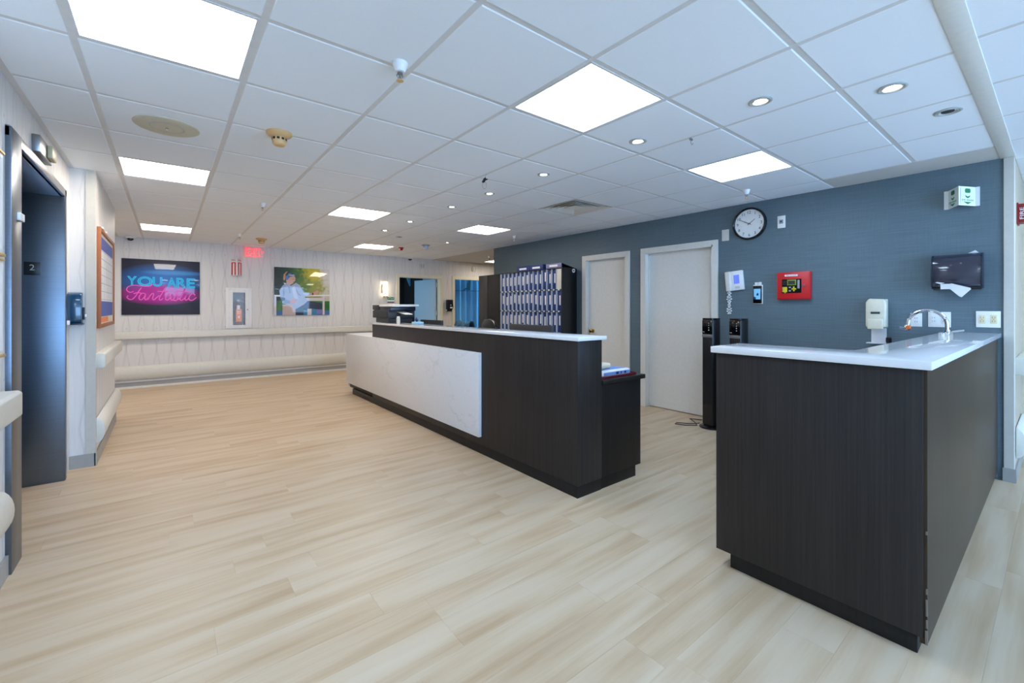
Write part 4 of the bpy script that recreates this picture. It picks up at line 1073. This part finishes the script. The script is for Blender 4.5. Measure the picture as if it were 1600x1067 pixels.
strokes = [[(545, 520), (500, 550), (400, 548), (290, 535), (210, 550), (175, 590), (190, 625), (230, 640), (275, 625)],
           [(385, 570), (350, 620), (300, 700), (250, 748), (205, 742), (180, 712), (200, 690)], [(270, 662), (330, 648), (385, 655)],
           [(440, 665), (400, 655), (360, 690), (352, 740), (385, 755), (425, 715), (447, 665), (432, 735), (452, 757), (485, 715), (500, 665), (478, 755), (505, 700), (540, 662), (562, 672), (545, 738), (568, 757), (605, 725), (650, 690)],
           [(735, 578), (690, 655), (645, 735), (662, 762), (705, 735)], [(618, 630), (700, 632), (775, 636)],
           [(832, 680), (795, 668), (750, 700), (740, 750), (780, 760), (825, 705), (838, 675), (820, 745), (845, 765), (885, 715), (915, 655), (925, 715), (915, 760), (880, 772), (855, 755)],
           [(925, 762), (985, 700), (1040, 592), (990, 680), (958, 748), (985, 768), (1030, 740), (1065, 680), (1040, 745), (1060, 768), (1105, 735)], [(915, 630), (1010, 634), (1105, 642)],
           [(1200, 695), (1172, 668), (1125, 690), (1100, 742), (1130, 770), (1175, 760), (1222, 725)]]
def smooth_path(p, n=5):
    out = []
    for i in range(len(p) - 1):
        p0, p1, p2, p3 = p[max(i - 1, 0)], p[i], p[i + 1], p[min(i + 2, len(p) - 1)]
        for k in range(n):
            s_ = k / n
            out.append(tuple(0.5 * (2 * p1[c] + (p2[c] - p0[c]) * s_ + (2 * p0[c] - 5 * p1[c] + 4 * p2[c] - p3[c]) * s_ ** 2 + (3 * p1[c] - p0[c] - 3 * p2[c] + p3[c]) * s_ ** 3) for c in (0, 1)))
    return out + [p[-1]]
g = MB(wq)
for st in strokes:
    g.tube([z1map(*q) + (0.0245,) for q in smooth_path(st)], 0.0075, 6)
part('pink_script', g, 'neon_pink', po)
# photo poster: seated woman in a pale jacket in a park (flat print)
def park_print():
    t = NT('park_print')
    v = t.pos(obj=True); x = t.xyz(v)
    nz = t.noise(t.pos((6, 6, 6), obj=True), 2.2, 4)
    xx = t.math('ADD', x[0], t.math('MULTIPLY', t.math('SUBTRACT', nz, 0.5), 0.5))
    col = t.ramp(t.math('ADD', xx, 0.5), [(0.0, lin((14, 34, 36))), (0.22, lin((24, 60, 44))), (0.42, lin((64, 110, 42))), (0.62, lin((126, 140, 40))), (0.8, lin((150, 150, 60))), (0.95, lin((196, 190, 170)))])
    def blob(cx_, cz_, rx, rz):
        a = t.math('DIVIDE', t.math('SUBTRACT', xx, cx_), rx); b_ = t.math('DIVIDE', t.math('SUBTRACT', x[2], cz_), rz)
        return t.math('SUBTRACT', 1.0, t.math('ADD', t.math('MULTIPLY', a, a), t.math('MULTIPLY', b_, b_)), clamp=True)
    col = t.mix(blob(0.2, 0.84, 0.24, 0.2), col, lin((206, 184, 20)))
    col = t.mix(t.math('MULTIPLY', blob(0.52, 0.84, 0.2, 0.26), 1.6, clamp=True), col, lin((206, 200, 196)))
    lowband = t.math('LESS_THAN', x[2], 0.28)
    g_ = t.mix(nz, lin((18, 70, 40)), lin((60, 130, 50)))
    col = t.mix(lowband, col, g_)
    M['park_print'] = t.set(color=col, rough=0.5, coat=1.0, coat_rough=0.04)
park_print()
P2 = (1.60, 2.61, 1.152, 2.078)
pp = thing('park_poster', 'glossy photo poster of a person with headphones seated in a park', 'poster', ((P2[0] + P2[1]) / 2, FW, P2[2]))
wq2 = north(P2[0], P2[2]); W2, H2 = P2[1] - P2[0], P2[3] - P2[2]
part('sheet', MB(wq2).box(0, W2, 0, H2, 0.004, 0.022), 'park_print', pp, bevel=0.001)
def z2(x, y):
    top = 130 + 40 * (x - 85) / 918.0
    return ((x - 85) / 918.0 * W2, (925 - y) / (925 - top) * H2)
lay = [0.0222]
def pic(name, rgb, *polys):
    key = 'print_%d_%d_%d' % rgb
    if key not in M: plain(key, rgb, 0.45, coat=0.6)
    g = MB(wq2)
    for p in polys: g.prism([z2(*q) for q in p], lay[0] - 0.0002, lay[0])
    lay[0] += 0.0002
    part(name, g, key, pp, smooth=False)
def rc(x0, x1, y0, y1): return [(x0, y0), (x1, y0), (x1, y1), (x0, y1)]
pic('printed_water', (56, 96, 148), rc(115, 1003, 850, 925))
pic('printed_fence', (206, 192, 188), rc(85, 1003, 590, 618), rc(880, 915, 600, 925), rc(85, 118, 618, 925), rc(620, 690, 700, 925), rc(560, 880, 640, 690))
pic('printed_rail_edge', (232, 226, 226), rc(85, 1003, 592, 606))
pic('printed_boxes', (50, 118, 160), rc(555, 620, 835, 925), rc(690, 780, 820, 925))
pic('printed_case', (118, 108, 170), rc(780, 872, 830, 910))
pic('printed_seat', (190, 168, 156), [(215, 745), (420, 735), (425, 925), (215, 925)])
pic('printed_trousers', (16, 20, 44), [(420, 830), (560, 740), (620, 692), (840, 722), (876, 745), (866, 835), (790, 832), (700, 818), (562, 828), (550, 925), (425, 925)])
pic('printed_trouser_fold', (34, 40, 70), [(600, 715), (700, 725), (840, 745), (700, 745)])
pic('printed_jacket', (158, 170, 198), [(280, 385), (215, 440), (165, 520), (175, 605), (210, 690), (215, 730), (330, 745), (400, 800), (430, 825), (560, 750), (622, 690), (560, 605), (655, 605), (655, 555), (560, 545), (490, 430), (430, 388), (350, 440)])
pic('printed_jacket_folds', (126, 138, 172), [(300, 440), (330, 460), (345, 560), (325, 560)], [(215, 520), (240, 470), (250, 560), (225, 640)], [(430, 470), (470, 560), (520, 610), (480, 600), (440, 540)], [(250, 650), (330, 690), (335, 735), (225, 722)])
pic('printed_jacket_light', (186, 196, 216), [(360, 470), (410, 440), (440, 560), (470, 660), (400, 640)], [(540, 560), (640, 570), (640, 590), (560, 585)])
pic('printed_bag', (28, 32, 56), [(190, 625), (260, 640), (250, 682), (203, 690)])
pic('printed_hand', (200, 138, 118), [(330, 690), (395, 650), (440, 680), (405, 730), (345, 740)], [(650, 562), (700, 562), (780, 515), (816, 530), (792, 577), (700, 597), (650, 600)])
pic('printed_watch', (20, 20, 24), rc(698, 722, 560, 592))
pic('printed_face', (204, 156, 136), [(270, 345), (320, 290), (400, 275), (422, 312), (414, 362), (378, 402), (335, 425), (285, 405)])
pic('printed_hair', (26, 22, 40), [(258, 330), (262, 250), (290, 215), (340, 208), (392, 245), (412, 275), (330, 292), (292, 345)])
pic('printed_hair_edge', (186, 140, 104), [(225, 335), (232, 255), (275, 208), (300, 205), (262, 250), (258, 335), (240, 355)])
pic('printed_headphones', (66, 110, 160), [(265, 280), (290, 268), (312, 285), (312, 325), (290, 342), (266, 330)], [(290, 272), (318, 232), (352, 228), (352, 240), (324, 246), (305, 275)])
pic('printed_brow_line', (120, 80, 70), [(372, 330), (402, 326), (402, 332), (372, 336)], [(380, 372), (405, 368), (404, 375), (382, 378)])
# extinguisher cabinet let into the wall, with an extinguisher inside
ec = thing('extinguisher_cabinet', 'white fire extinguisher cabinet with glazed door on the far wall', 'cabinet', (1.03, FW, 0.925))
eq = north(0.825, 0.925)
part('tub', MB(eq).box(0.095, 0.1, 0.04, 0.665, -0.13, 0.0).box(0.31, 0.315, 0.04, 0.665, -0.13, 0.0).box(0.095, 0.315, 0.04, 0.045, -0.13, 0.0).box(0.095, 0.315, 0.66, 0.665, -0.13, 0.0).box(0.095, 0.315, 0.04, 0.665, -0.135, -0.13), 'screen_dark', ec)
part('outer_frame', MB(eq).box(0, 0.05, 0, 0.735, 0, 0.016).box(0.36, 0.408, 0, 0.735, 0, 0.016).box(0.05, 0.36, 0, 0.035, 0, 0.016).box(0.05, 0.36, 0.7, 0.735, 0, 0.016), 'white', ec, bevel=0.003)
dd = part('door', MB(eq).box(0.05, 0.108, 0.035, 0.7, 0.0, 0.024).box(0.303, 0.36, 0.035, 0.7, 0, 0.024).box(0.108, 0.303, 0.035, 0.058, 0, 0.024).box(0.108, 0.303, 0.65, 0.7, 0, 0.024), 'white', ec, bevel=0.002)
part('pane', MB(eq).box(0.106, 0.305, 0.056, 0.652, 0.008, 0.012), 'glass', dd)
part('latch', MB(eq).box(0.328, 0.345, 0.33, 0.352, 0.024, 0.038), 'dullsteel', dd, bevel=0.002)
fe = thing('fire_extinguisher', 'fire extinguisher with orange tag standing inside the white cabinet', 'extinguisher', (1.025, FW + 0.068, 0.97))
part('cylinder', MB().lathe(1.025, FW + 0.068, [(0.05, 0.971), (0.055, 0.98), (0.055, 1.30), (0.04, 1.35), (0.018, 1.38), (0.018, 1.41)], 24), 'extinguisher', fe)
part('valve', MB().box(1.005, 1.045, FW + 0.045, FW + 0.09, 1.41, 1.45), 'dullsteel', fe)
part('lever', MB().tube([(1.0, FW + 0.06, 1.43), (1.06, FW + 0.05, 1.47), (1.115, FW + 0.045, 1.455)], 0.007, 6).tube([(1.0, FW + 0.06, 1.44), (1.05, FW + 0.05, 1.425), (1.11, FW + 0.045, 1.40)], 0.006, 6), 'chrome', fe)
part('hose', MB().tube([(1.0, FW + 0.06, 1.42), (0.965, FW + 0.05, 1.41), (0.955, FW + 0.04, 1.3), (0.955, FW + 0.04, 1.1)], 0.01, 8), 'black', fe)
part('inspection_tag', MB().box(0.985, 1.075, FW + 0.006, FW + 0.0085, 1.045, 1.27), 'orangetag', fe)
part('tag_print', MB().box(1.0, 1.06, FW + 0.0045, FW + 0.006, 1.22, 1.235).box(1.015, 1.045, FW + 0.0045, FW + 0.006, 1.11, 1.15).box(1.0, 1.06, FW + 0.0045, FW + 0.006, 1.19, 1.2), 'paper', fe)
part('body_label', MB().box(1.0, 1.05, FW + 0.0095, FW + 0.014, 1.27, 1.345), 'paper', fe)
# fire extinguisher V sign
sg = thing('extinguisher_sign', 'red and white V-shaped fire extinguisher sign with arrows', 'sign', (0.99, FW, 1.88))
sq = north(0.99, 2.035)
part('panel', MB(lambda u, v, w: sq(u, w, v)).prism([(-0.09, 0), (0.0, 0.1), (0.09, 0), (0.09, 0.003), (0, 0.104), (-0.09, 0.003)], -0.153, 0.153), 'white', sg, smooth=False)
Ls = math.hypot(0.09, 0.1)
for side in (-1, 1):
    def sf(u, v, w, side=side):
        s_ = (u / Ls) if side < 0 else (1 - u / Ls)
        bu = side * (0.09 - 0.09 * s_); k_ = (0.1 / Ls, 0.09 / Ls)
        return sq(bu + side * k_[0] * (w + 0.003), v, 0.1 * s_ + k_[1] * (w + 0.003))
    g = MB(sf); c_ = Ls / 2
    g.box(c_ - 0.045, c_ - 0.018, -0.13, 0.085, 0, 0.0012).box(c_ + 0.018, c_ + 0.045, -0.13, 0.085, 0, 0.0012)
    g.box(c_ - 0.018, c_ + 0.018, 0.07, 0.085, 0, 0.0012)
    g.prism([(c_ - 0.045, -0.145), (c_ - 0.018, -0.145), (c_ - 0.018, -0.105), (c_ - 0.04, -0.105)], 0, 0.0012)
    g.prism([(c_ + 0.045, -0.145), (c_ + 0.018, -0.145), (c_ + 0.018, -0.105), (c_ + 0.04, -0.105)], 0, 0.0012)
    g.text('FIRE', c_, 0.122, 0.04, 0, 0.0012, width=0.085, height=0.034)
    part('red_print', g, 'red', sg, smooth=False)
# exit sign (edge-lit acrylic hanging under the ceiling)
es = thing('exit_sign', 'lit red EXIT sign hanging under the ceiling at the far wall', 'exit sign', (1.262, 9.22, 2.235))
xq = north(1.262, 2.322, 9.225)
part('canopy', MB(xq).box(-0.16, 0.16, 0.095, 0.118, -0.03, 0.03), 'trim', es, bevel=0.003)
part('acrylic_panel', MB(xq).box(-0.15, 0.15, -0.088, 0.096, -0.004, 0.004), 'acrylic', es, bevel=0.001)
part('letters', MB(xq).text('EXIT', -0.015, 0.005, 0.16, 0.005, 0.008, width=0.235, height=0.135), 'exit_red', es)
part('arrow', MB(xq).prism([(0.115, 0.03), (0.145, 0.005), (0.115, -0.02)], 0.005, 0.008), 'exit_red', es)
part('lit_edge', MB(xq).box(-0.15, 0.12, -0.088, -0.08, 0.005, 0.007).box(-0.15, -0.142, -0.08, 0.09, 0.005, 0.007), 'exit_red', es)
# sconce
so = thing('wall_sconce', 'brass and white glass wall sconce glowing on the far wall', 'wall lamp', (3.78, FW, 1.53))
oq = north(3.78, 1.715)
part('backplate', MB(oq).box(-0.06, 0.02, -0.1, 0.1, 0, 0.02), 'brass', so, bevel=0.003)
part('glass_shade', MB(lambda u, v, w: oq(u, w, 0.06 + v)).cyl(0.0, 0, 0.044, -0.16, 0.155, 24), 'sconce_glow', so)
part('cap', MB(lambda u, v, w: oq(u, w, 0.06 + v)).cyl(0.0, 0, 0.048, -0.185, -0.16, 24).cyl(0.0, 0, 0.046, 0.155, 0.163, 24), 'brass', so)
part('arm', MB(oq).box(-0.012, 0.012, -0.02, 0.02, 0.015, 0.03), 'brass', so)
# small green room sign
gs = thing('room_sign', 'small green and white sign beside the far door', 'sign', (3.925, FW, 1.40))
gq = north(3.925, 1.47)
part('plate', MB(gq).box(-0.085, 0.085, -0.07, 0.07, 0, 0.006), 'paper', gs)
part('green_field', MB(gq).box(-0.08, 0.08, 0.005, 0.065, 0.006, 0.008), 'green', gs)
part('pale_stripe', MB(gq).prism([(-0.07, 0.02), (-0.02, 0.045), (0.03, 0.025), (0.07, 0.04), (0.07, 0.05), (0.03, 0.035), (-0.02, 0.056), (-0.07, 0.03)], 0.008, 0.009), 'palegreen', gs)
part('dark_strip', MB(gq).box(-0.08, 0.08, -0.065, -0.04, 0.006, 0.008), 'screen_dark', gs)
# black dispenser between the two far doors
bd = thing('sanitizer_dispenser', 'black sanitizer dispenser between the two far doorways', 'sanitizer dispenser', (5.41, FW, 1.2))
bq2 = north(5.405, 1.35)
part('body', MB(bq2).prism([(-0.075, -0.1), (0.065, -0.1), (0.085, -0.03), (0.075, 0.14), (-0.075, 0.14)], 0, 0.09), 'navy_plastic', bd, bevel=0.008)
part('nozzle_base', MB(bq2).box(-0.07, 0.06, -0.145, -0.1, 0, 0.07), 'black', bd, bevel=0.006)
part('white_label', MB(bq2).box(-0.005, 0.06, -0.07, -0.035, 0.09, 0.092).box(0.0, 0.03, 0.0, 0.02, 0.09, 0.092), 'paper', bd)
part('grey_tip', MB(bq2).box(-0.085, -0.06, -0.13, -0.1, 0.02, 0.05), 'paper', bd)
# papered chime plates and tiny dome cameras
for x, z, lb in ((4.69, 2.268, 'white door chime box on the far wall above the open door'), (6.14, 2.28, 'white door chime box on the far wall above the curtained doorway')):
    t = thing('door_chime', lb, 'chime', (x, FW, z - 0.06), 'door chimes on the far wall')
    q = north(x, z)
    part('box', MB(q).box(-0.06, 0.06, -0.06, 0.06, 0, 0.035), 'offwhite', t, bevel=0.004)
    part('grille_slots', MB(q).box(-0.035, -0.02, -0.045, 0.045, 0.035, 0.037).box(0.02, 0.035, -0.045, 0.045, 0.035, 0.037), 'print_grey', t)
for x, lb in ((-0.46, 'tiny white dome camera on the far wall above the neon poster'), (4.36, 'tiny white dome camera on the far wall above the open door')):
    t = thing('dome_camera', lb, 'camera', (x, FW - 0.06, 2.38), 'dome cameras on the far wall')
    part('mount', MB(lambda a, b_, c: (x + a, FW - 0.075 + b_, CZ - c)).lathe(0, 0, [(0.07, 0), (0.07, 0.02), (0.05, 0.03)], 20), 'white', t)
    part('lens_dome', MB(lambda a, b_, c: (x + a, FW - 0.075 + b_, CZ - c)).lathe(0, 0, [(0.042, 0.028), (0.04, 0.045), (0.026, 0.06), (0.01, 0.066)], 16), 'black_gloss', t)

# ------------------------------------------------------------------ ceiling fittings
def light_panel(label, x0, x1, y0, y1, kind, CZ=CZ):
    t = thing('ceiling_light', label, 'ceiling light', ((x0 + x1) / 2, (y0 + y1) / 2, CZ), 'square LED ceiling panels')
    g, f_ = 0.012, 0.012
    a, b_, c_, d_ = x0 + g, x1 - g, y0 + g, y1 - g
    part('frame', MB().box(a, a + f_, c_, d_, CZ + 0.0, CZ + 0.025).box(b_ - f_, b_, c_, d_, CZ, CZ + 0.025).box(a + f_, b_ - f_, c_, c_ + f_, CZ, CZ + 0.025).box(a + f_, b_ - f_, d_ - f_, d_, CZ, CZ + 0.025), 'bar', t, smooth=False)
    part('diffuser', MB().box(a + f_, b_ - f_, c_ + f_, d_ - f_, CZ + 0.008, CZ + 0.016), 'panel_cool' if kind == 'cool' else 'panel_neut', t, smooth=False)
    return t
LAB = {(-3, 1): 'largest glowing square ceiling panel at the top left of the picture', (0, 0): 'glowing square ceiling panel above the near end of the reception desk', (3, 0): 'glowing square ceiling panel near the clock on the blue wall',
       (-3, 5): 'glowing square ceiling panel beyond the round speaker on the left', (0, 6): 'glowing square ceiling panel over the far end of the reception desk', (3, 6): 'glowing square ceiling panel above the binder rack',
       (-3, 11): 'glowing square ceiling panel above the neon poster', (2, 11): 'glowing square ceiling panel above the park poster and sconce'}
for ij, lb in LAB.items():
    a, b_ = cell(*ij)
    lt = light_panel(lb, XL[a], XL[a + 1], YL[b_], YL[b_ + 1], fix_cells[(a, b_)])
    if ij == (0, 0):
        ym = (YL[b_] + YL[b_ + 1]) / 2
        part('centre_seam', MB().box(XL[a] + 0.025, XL[a + 1] - 0.025, ym - 0.0015, ym + 0.0015, CZ + 0.006, CZ + 0.0082), 'bar', lt)
for k, (a, b_) in enumerate(sorted(back_panels)):
    light_panel('square ceiling panel behind the camera, %s from the left wall' % ORD[k], XC[a], XC[a + 1], YC[b_ + 1], YC[b_], 'cool')
light_panel('glowing ceiling panel in the far side corridor past the blue wall end', 6.06, 6.66, 8.2, 8.8, 'neut', CZ - 0.026)
light_panel('glowing ceiling panel out of sight in the left side passage', -2.2, -1.6, 7.7, 8.3, 'neut', CZ - 0.026)
# supply-air vent
vt = thing('air_vent', 'square louvred air vent in the ceiling in front of the blue wall', 'air vent', (3.6536, 3.47, CZ))
vx, vy = (XL[7] + XL[8]) / 2, (YL[5] + YL[6]) / 2
def ring(m, h0, h1, z0, z1):
    o_ = [(-h0, -h0), (h0, -h0), (h0, h0), (-h0, h0)]; i_ = [(-h1, -h1), (h1, -h1), (h1, h1), (-h1, h1)]
    P = [(vx + a, vy + b_, z0) for a, b_ in o_] + [(vx + a, vy + b_, z1) for a, b_ in i_]
    P += [(vx + a, vy + b_, z0 + 0.003) for a, b_ in o_] + [(vx + a, vy + b_, z1 + 0.003) for a, b_ in i_]
    f = []
    for i in range(4):
        j = (i + 1) % 4
        f += [(i, j, 4 + j, 4 + i), (8 + i, 12 + i, 12 + j, 8 + j), (i, 8 + i, 8 + j, j), (4 + i, 4 + j, 12 + j, 12 + i)]
    return m.add(P, f)
part('throat', MB().box(vx - 0.29, vx + 0.29, vy - 0.29, vy + 0.29, CZ + 0.06, CZ + 0.065).box(vx - 0.295, vx - 0.288, vy - 0.29, vy + 0.29, CZ, CZ + 0.06).box(vx + 0.288, vx + 0.295, vy - 0.29, vy + 0.29, CZ, CZ + 0.06).box(vx - 0.29, vx + 0.29, vy - 0.295, vy - 0.288, CZ, CZ + 0.06).box(vx - 0.29, vx + 0.29, vy + 0.288, vy + 0.295, CZ, CZ + 0.06), 'charcoal', vt, smooth=False)
for h0, h1, z0, z1 in ((0.292, 0.262, CZ - 0.002, CZ + 0.004), (0.25, 0.20, CZ + 0.004, CZ + 0.03), (0.195, 0.145, CZ + 0.004, CZ + 0.03), (0.14, 0.09, CZ + 0.004, CZ + 0.03), (0.085, 0.002, CZ + 0.004, CZ + 0.02)):
    part('louvre', ring(MB(), h0, h1, z0, z1), 'louvre', vt, smooth=False)
# downlights
def downlight(label, x, y, on, r=0.052):
    t = thing('downlight', label, 'downlight', (x, y, CZ), 'small recessed downlights')
    d = down(x, y)
    part('trim_ring', MB(d).lathe(0, 0, [(r, -0.004), (r, 0.004), (r * 0.86, 0.007), (r * 0.72, 0.004), (r * 0.66, 0.006), (r * 0.56, 0.001), (r * 0.52, -0.003)], 32), 'grille_in', t)
    part('lamp', MB(d).lathe(0, 0, [(r * 0.5, -0.002), (r * 0.46, 0.003), (r * 0.2, 0.005)], 20), 'lamp_warm' if on else 'charcoal', t)
    return t
ROW = [1.033, 1.798, 2.745, 3.539, 4.272, 5.347, 6.194]
for k, y in enumerate(ROW):
    downlight('lit downlight over the desk, %s in its row counted from the camera' % ORD[k], 2.512 if k else 2.55, y, True, 0.058 if k < 2 else 0.052)
downlight('lit downlight above the near counter', 2.925, 0.549, True, 0.062)
downlight('unlit downlight near the right end of the blue wall', 3.531, 0.417, False, 0.062)
downlight('unlit downlight near the far wall, beyond the desk row', 2.928, 6.625, False)
downlight('lit downlight in front of the tall dark cabinet', 3.849, 6.696, True, 0.04)
# round speaker
sp = thing('ceiling_speaker', 'large round cream ceiling speaker over the passage on the left', 'speaker', (0.0, 3.475, CZ))
d = down(0.0, 3.475)
part('rim', MB(d).lathe(0, 0, [(0.168, -0.003), (0.166, 0.004), (0.155, 0.008), (0.09, 0.009)], 48), 'grille', sp)
part('cone_grille', MB(d).lathe(0, 0, [(0.09, 0.004), (0.09, 0.0095), (0.06, 0.008), (0.01, 0.0085)], 40), 'grille_in', sp)
part('centre_screw', MB(d).cyl(0, 0, 0.008, 0.008, 0.02, 12), 'chrome', sp)
# smoke detectors
def smoke(label, x, y, s=1.0):
    t = thing('smoke_detector', label, 'smoke detector', (x, y, CZ), 'tan smoke detectors')
    d = down(x, y)
    part('base', MB(d).lathe(0, 0, [(0.075 * s, -0.002), (0.075 * s, 0.012), (0.066 * s, 0.022), (0.05 * s, 0.03), (0.042 * s, 0.034)], 32), 'tan', t)
    part('sensor_head', MB(d).lathe(0, 0, [(0.042 * s, 0.03), (0.042 * s, 0.056), (0.039 * s, 0.076), (0.03 * s, 0.084)], 28), 'tan', t)
    g = MB(d)
    for k in range(10):
        a = R(36 * k); c_, s_ = math.cos(a), math.sin(a)
        q = [(0.0425 * s, -0.008), (0.0435 * s, -0.008), (0.0435 * s, 0.008), (0.0425 * s, 0.008)]
        g.prism([(u * c_ - v * s_, u * s_ + v * c_) for u, v in q], 0.038, 0.052)
    part('vent_slots', g, 'black', t, smooth=False)
smoke('tan smoke detector on the ceiling near the round speaker', 0.57, 3.15)
smoke('tan smoke detector on the ceiling just above the EXIT sign', 1.22, 8.2, 1.1)
# sprinklers
def sprinkler(label, x, y, s=1.0):
    t = thing('sprinkler', label, 'sprinkler', (x, y, CZ), 'ceiling sprinkler heads')
    d = down(x, y)
    part('escutcheon', MB(d).lathe(0, 0, [(0.034 * s, -0.002), (0.033 * s, 0.006), (0.024 * s, 0.03), (0.02 * s, 0.042), (0.012 * s, 0.044)], 24), 'white', t)
    part('body', MB(d).lathe(0, 0, [(0.011 * s, 0.04), (0.011 * s, 0.052), (0.006 * s, 0.056), (0.006 * s, 0.074)], 14).tube([(-0.01, 0, 0.05), (-0.016, 0, 0.062), (-0.004, 0, 0.08)], 0.0025, 6).tube([(0.01, 0, 0.05), (0.016, 0, 0.062), (0.004, 0, 0.08)], 0.0025, 6), 'dullsteel', t)
    part('deflector', MB(d).lathe(0, 0, [(0.006, 0.074), (0.015 * s, 0.08), (0.015 * s, 0.083), (0.004, 0.084)], 16), 'tan', t)
sprinkler('white sprinkler head nearest the camera at the top centre', 0.845, 1.905, 1.1)
sprinkler('sprinkler head on the ceiling beyond the near smoke detector', 0.815, 5.40, 0.8)
sprinkler('tiny sprinkler head just left of the EXIT sign', 0.88, 7.9, 0.75)
sprinkler('sprinkler head on the ceiling above the clock', 4.38, 1.90)
sprinkler('tiny sprinkler head near the far end of the blue wall', 4.31, 5.40, 0.8)
sprinkler('pale sprinkler head at the far side corridor mouth', 5.6, 7.9)
# wireless unit (grey) and red strobe at the far ceiling
wu = thing('ceiling_sensor', 'grey ceiling sensor box near the red strobe at the far wall', 'sensor', (3.69, 7.2, CZ))
d = down(3.69, 7.2)
part('base', MB(d).lathe(0, 0, [(0.075, -0.002), (0.075, 0.01), (0.06, 0.02)], 24), 'print_grey', wu)
part('head', MB(d).lathe(0, 0, [(0.05, 0.018), (0.048, 0.06), (0.03, 0.085)], 20), 'divider', wu)
part('sensor_eye', MB(d).box(-0.05, -0.03, -0.03, -0.01, 0.05, 0.08), 'white', wu)
rs = thing('fire_strobe', 'small red fire strobe on the far ceiling', 'fire strobe', (3.48, 7.8, CZ))
d = down(3.48, 7.8)
part('base', MB(d).lathe(0, 0, [(0.05, -0.002), (0.05, 0.015), (0.04, 0.02)], 20), 'red', rs)
part('lens', MB(d).lathe(0, 0, [(0.034, 0.018), (0.034, 0.045), (0.02, 0.055)], 16), 'darkred', rs)
# dangling black clip on a wire
hk = thing('ceiling_clip', 'black clip dangling on a thin wire from the ceiling grid', 'clip', (2.113, 3.05, 2.36))
part('wire', MB().tube([(2.12, 3.03, CZ + 0.004), (2.115, 3.04, 2.415), (2.113, 3.05, 2.40)], 0.002, 6), 'print_grey', hk)
part('clip', MB(lambda a, b_, c: (2.113 + a * 0.8, 3.05 - a * 0.6 + c, 2.388 + b_)).prism([(-0.02, -0.015), (-0.006, -0.022), (0.006, -0.004), (0.022, 0.002), (0.024, 0.01), (0.008, 0.012), (0.006, 0.022), (-0.004, 0.018)], -0.008, 0.008), 'black', hk)
part('clear_loop', MB().tube([(2.113 + 0.016 * math.cos(R(20 * k)) * 0.8, 3.05 - 0.016 * math.cos(R(20 * k)) * 0.6, 2.345 + 0.03 * math.sin(R(20 * k))) for k in range(18)], 0.0015, 6, closed=True), 'print_grey', hk)
hk2 = thing('ceiling_hook', 'small wire hook hanging from a ceiling grid bar', 'hook', (2.753, 1.55, 2.40))
part('clip', MB().box(2.74, 2.766, 1.545, 1.555, CZ - 0.012, CZ + 0.004), 'dullsteel', hk2)
part('wire', MB().tube([(2.753, 1.55, CZ - 0.01), (2.753, 1.55, CZ - 0.03), (2.758, 1.547, CZ - 0.042), (2.764, 1.543, CZ - 0.036), (2.764, 1.543, CZ - 0.028)], 0.002, 6), 'dullsteel', hk2)
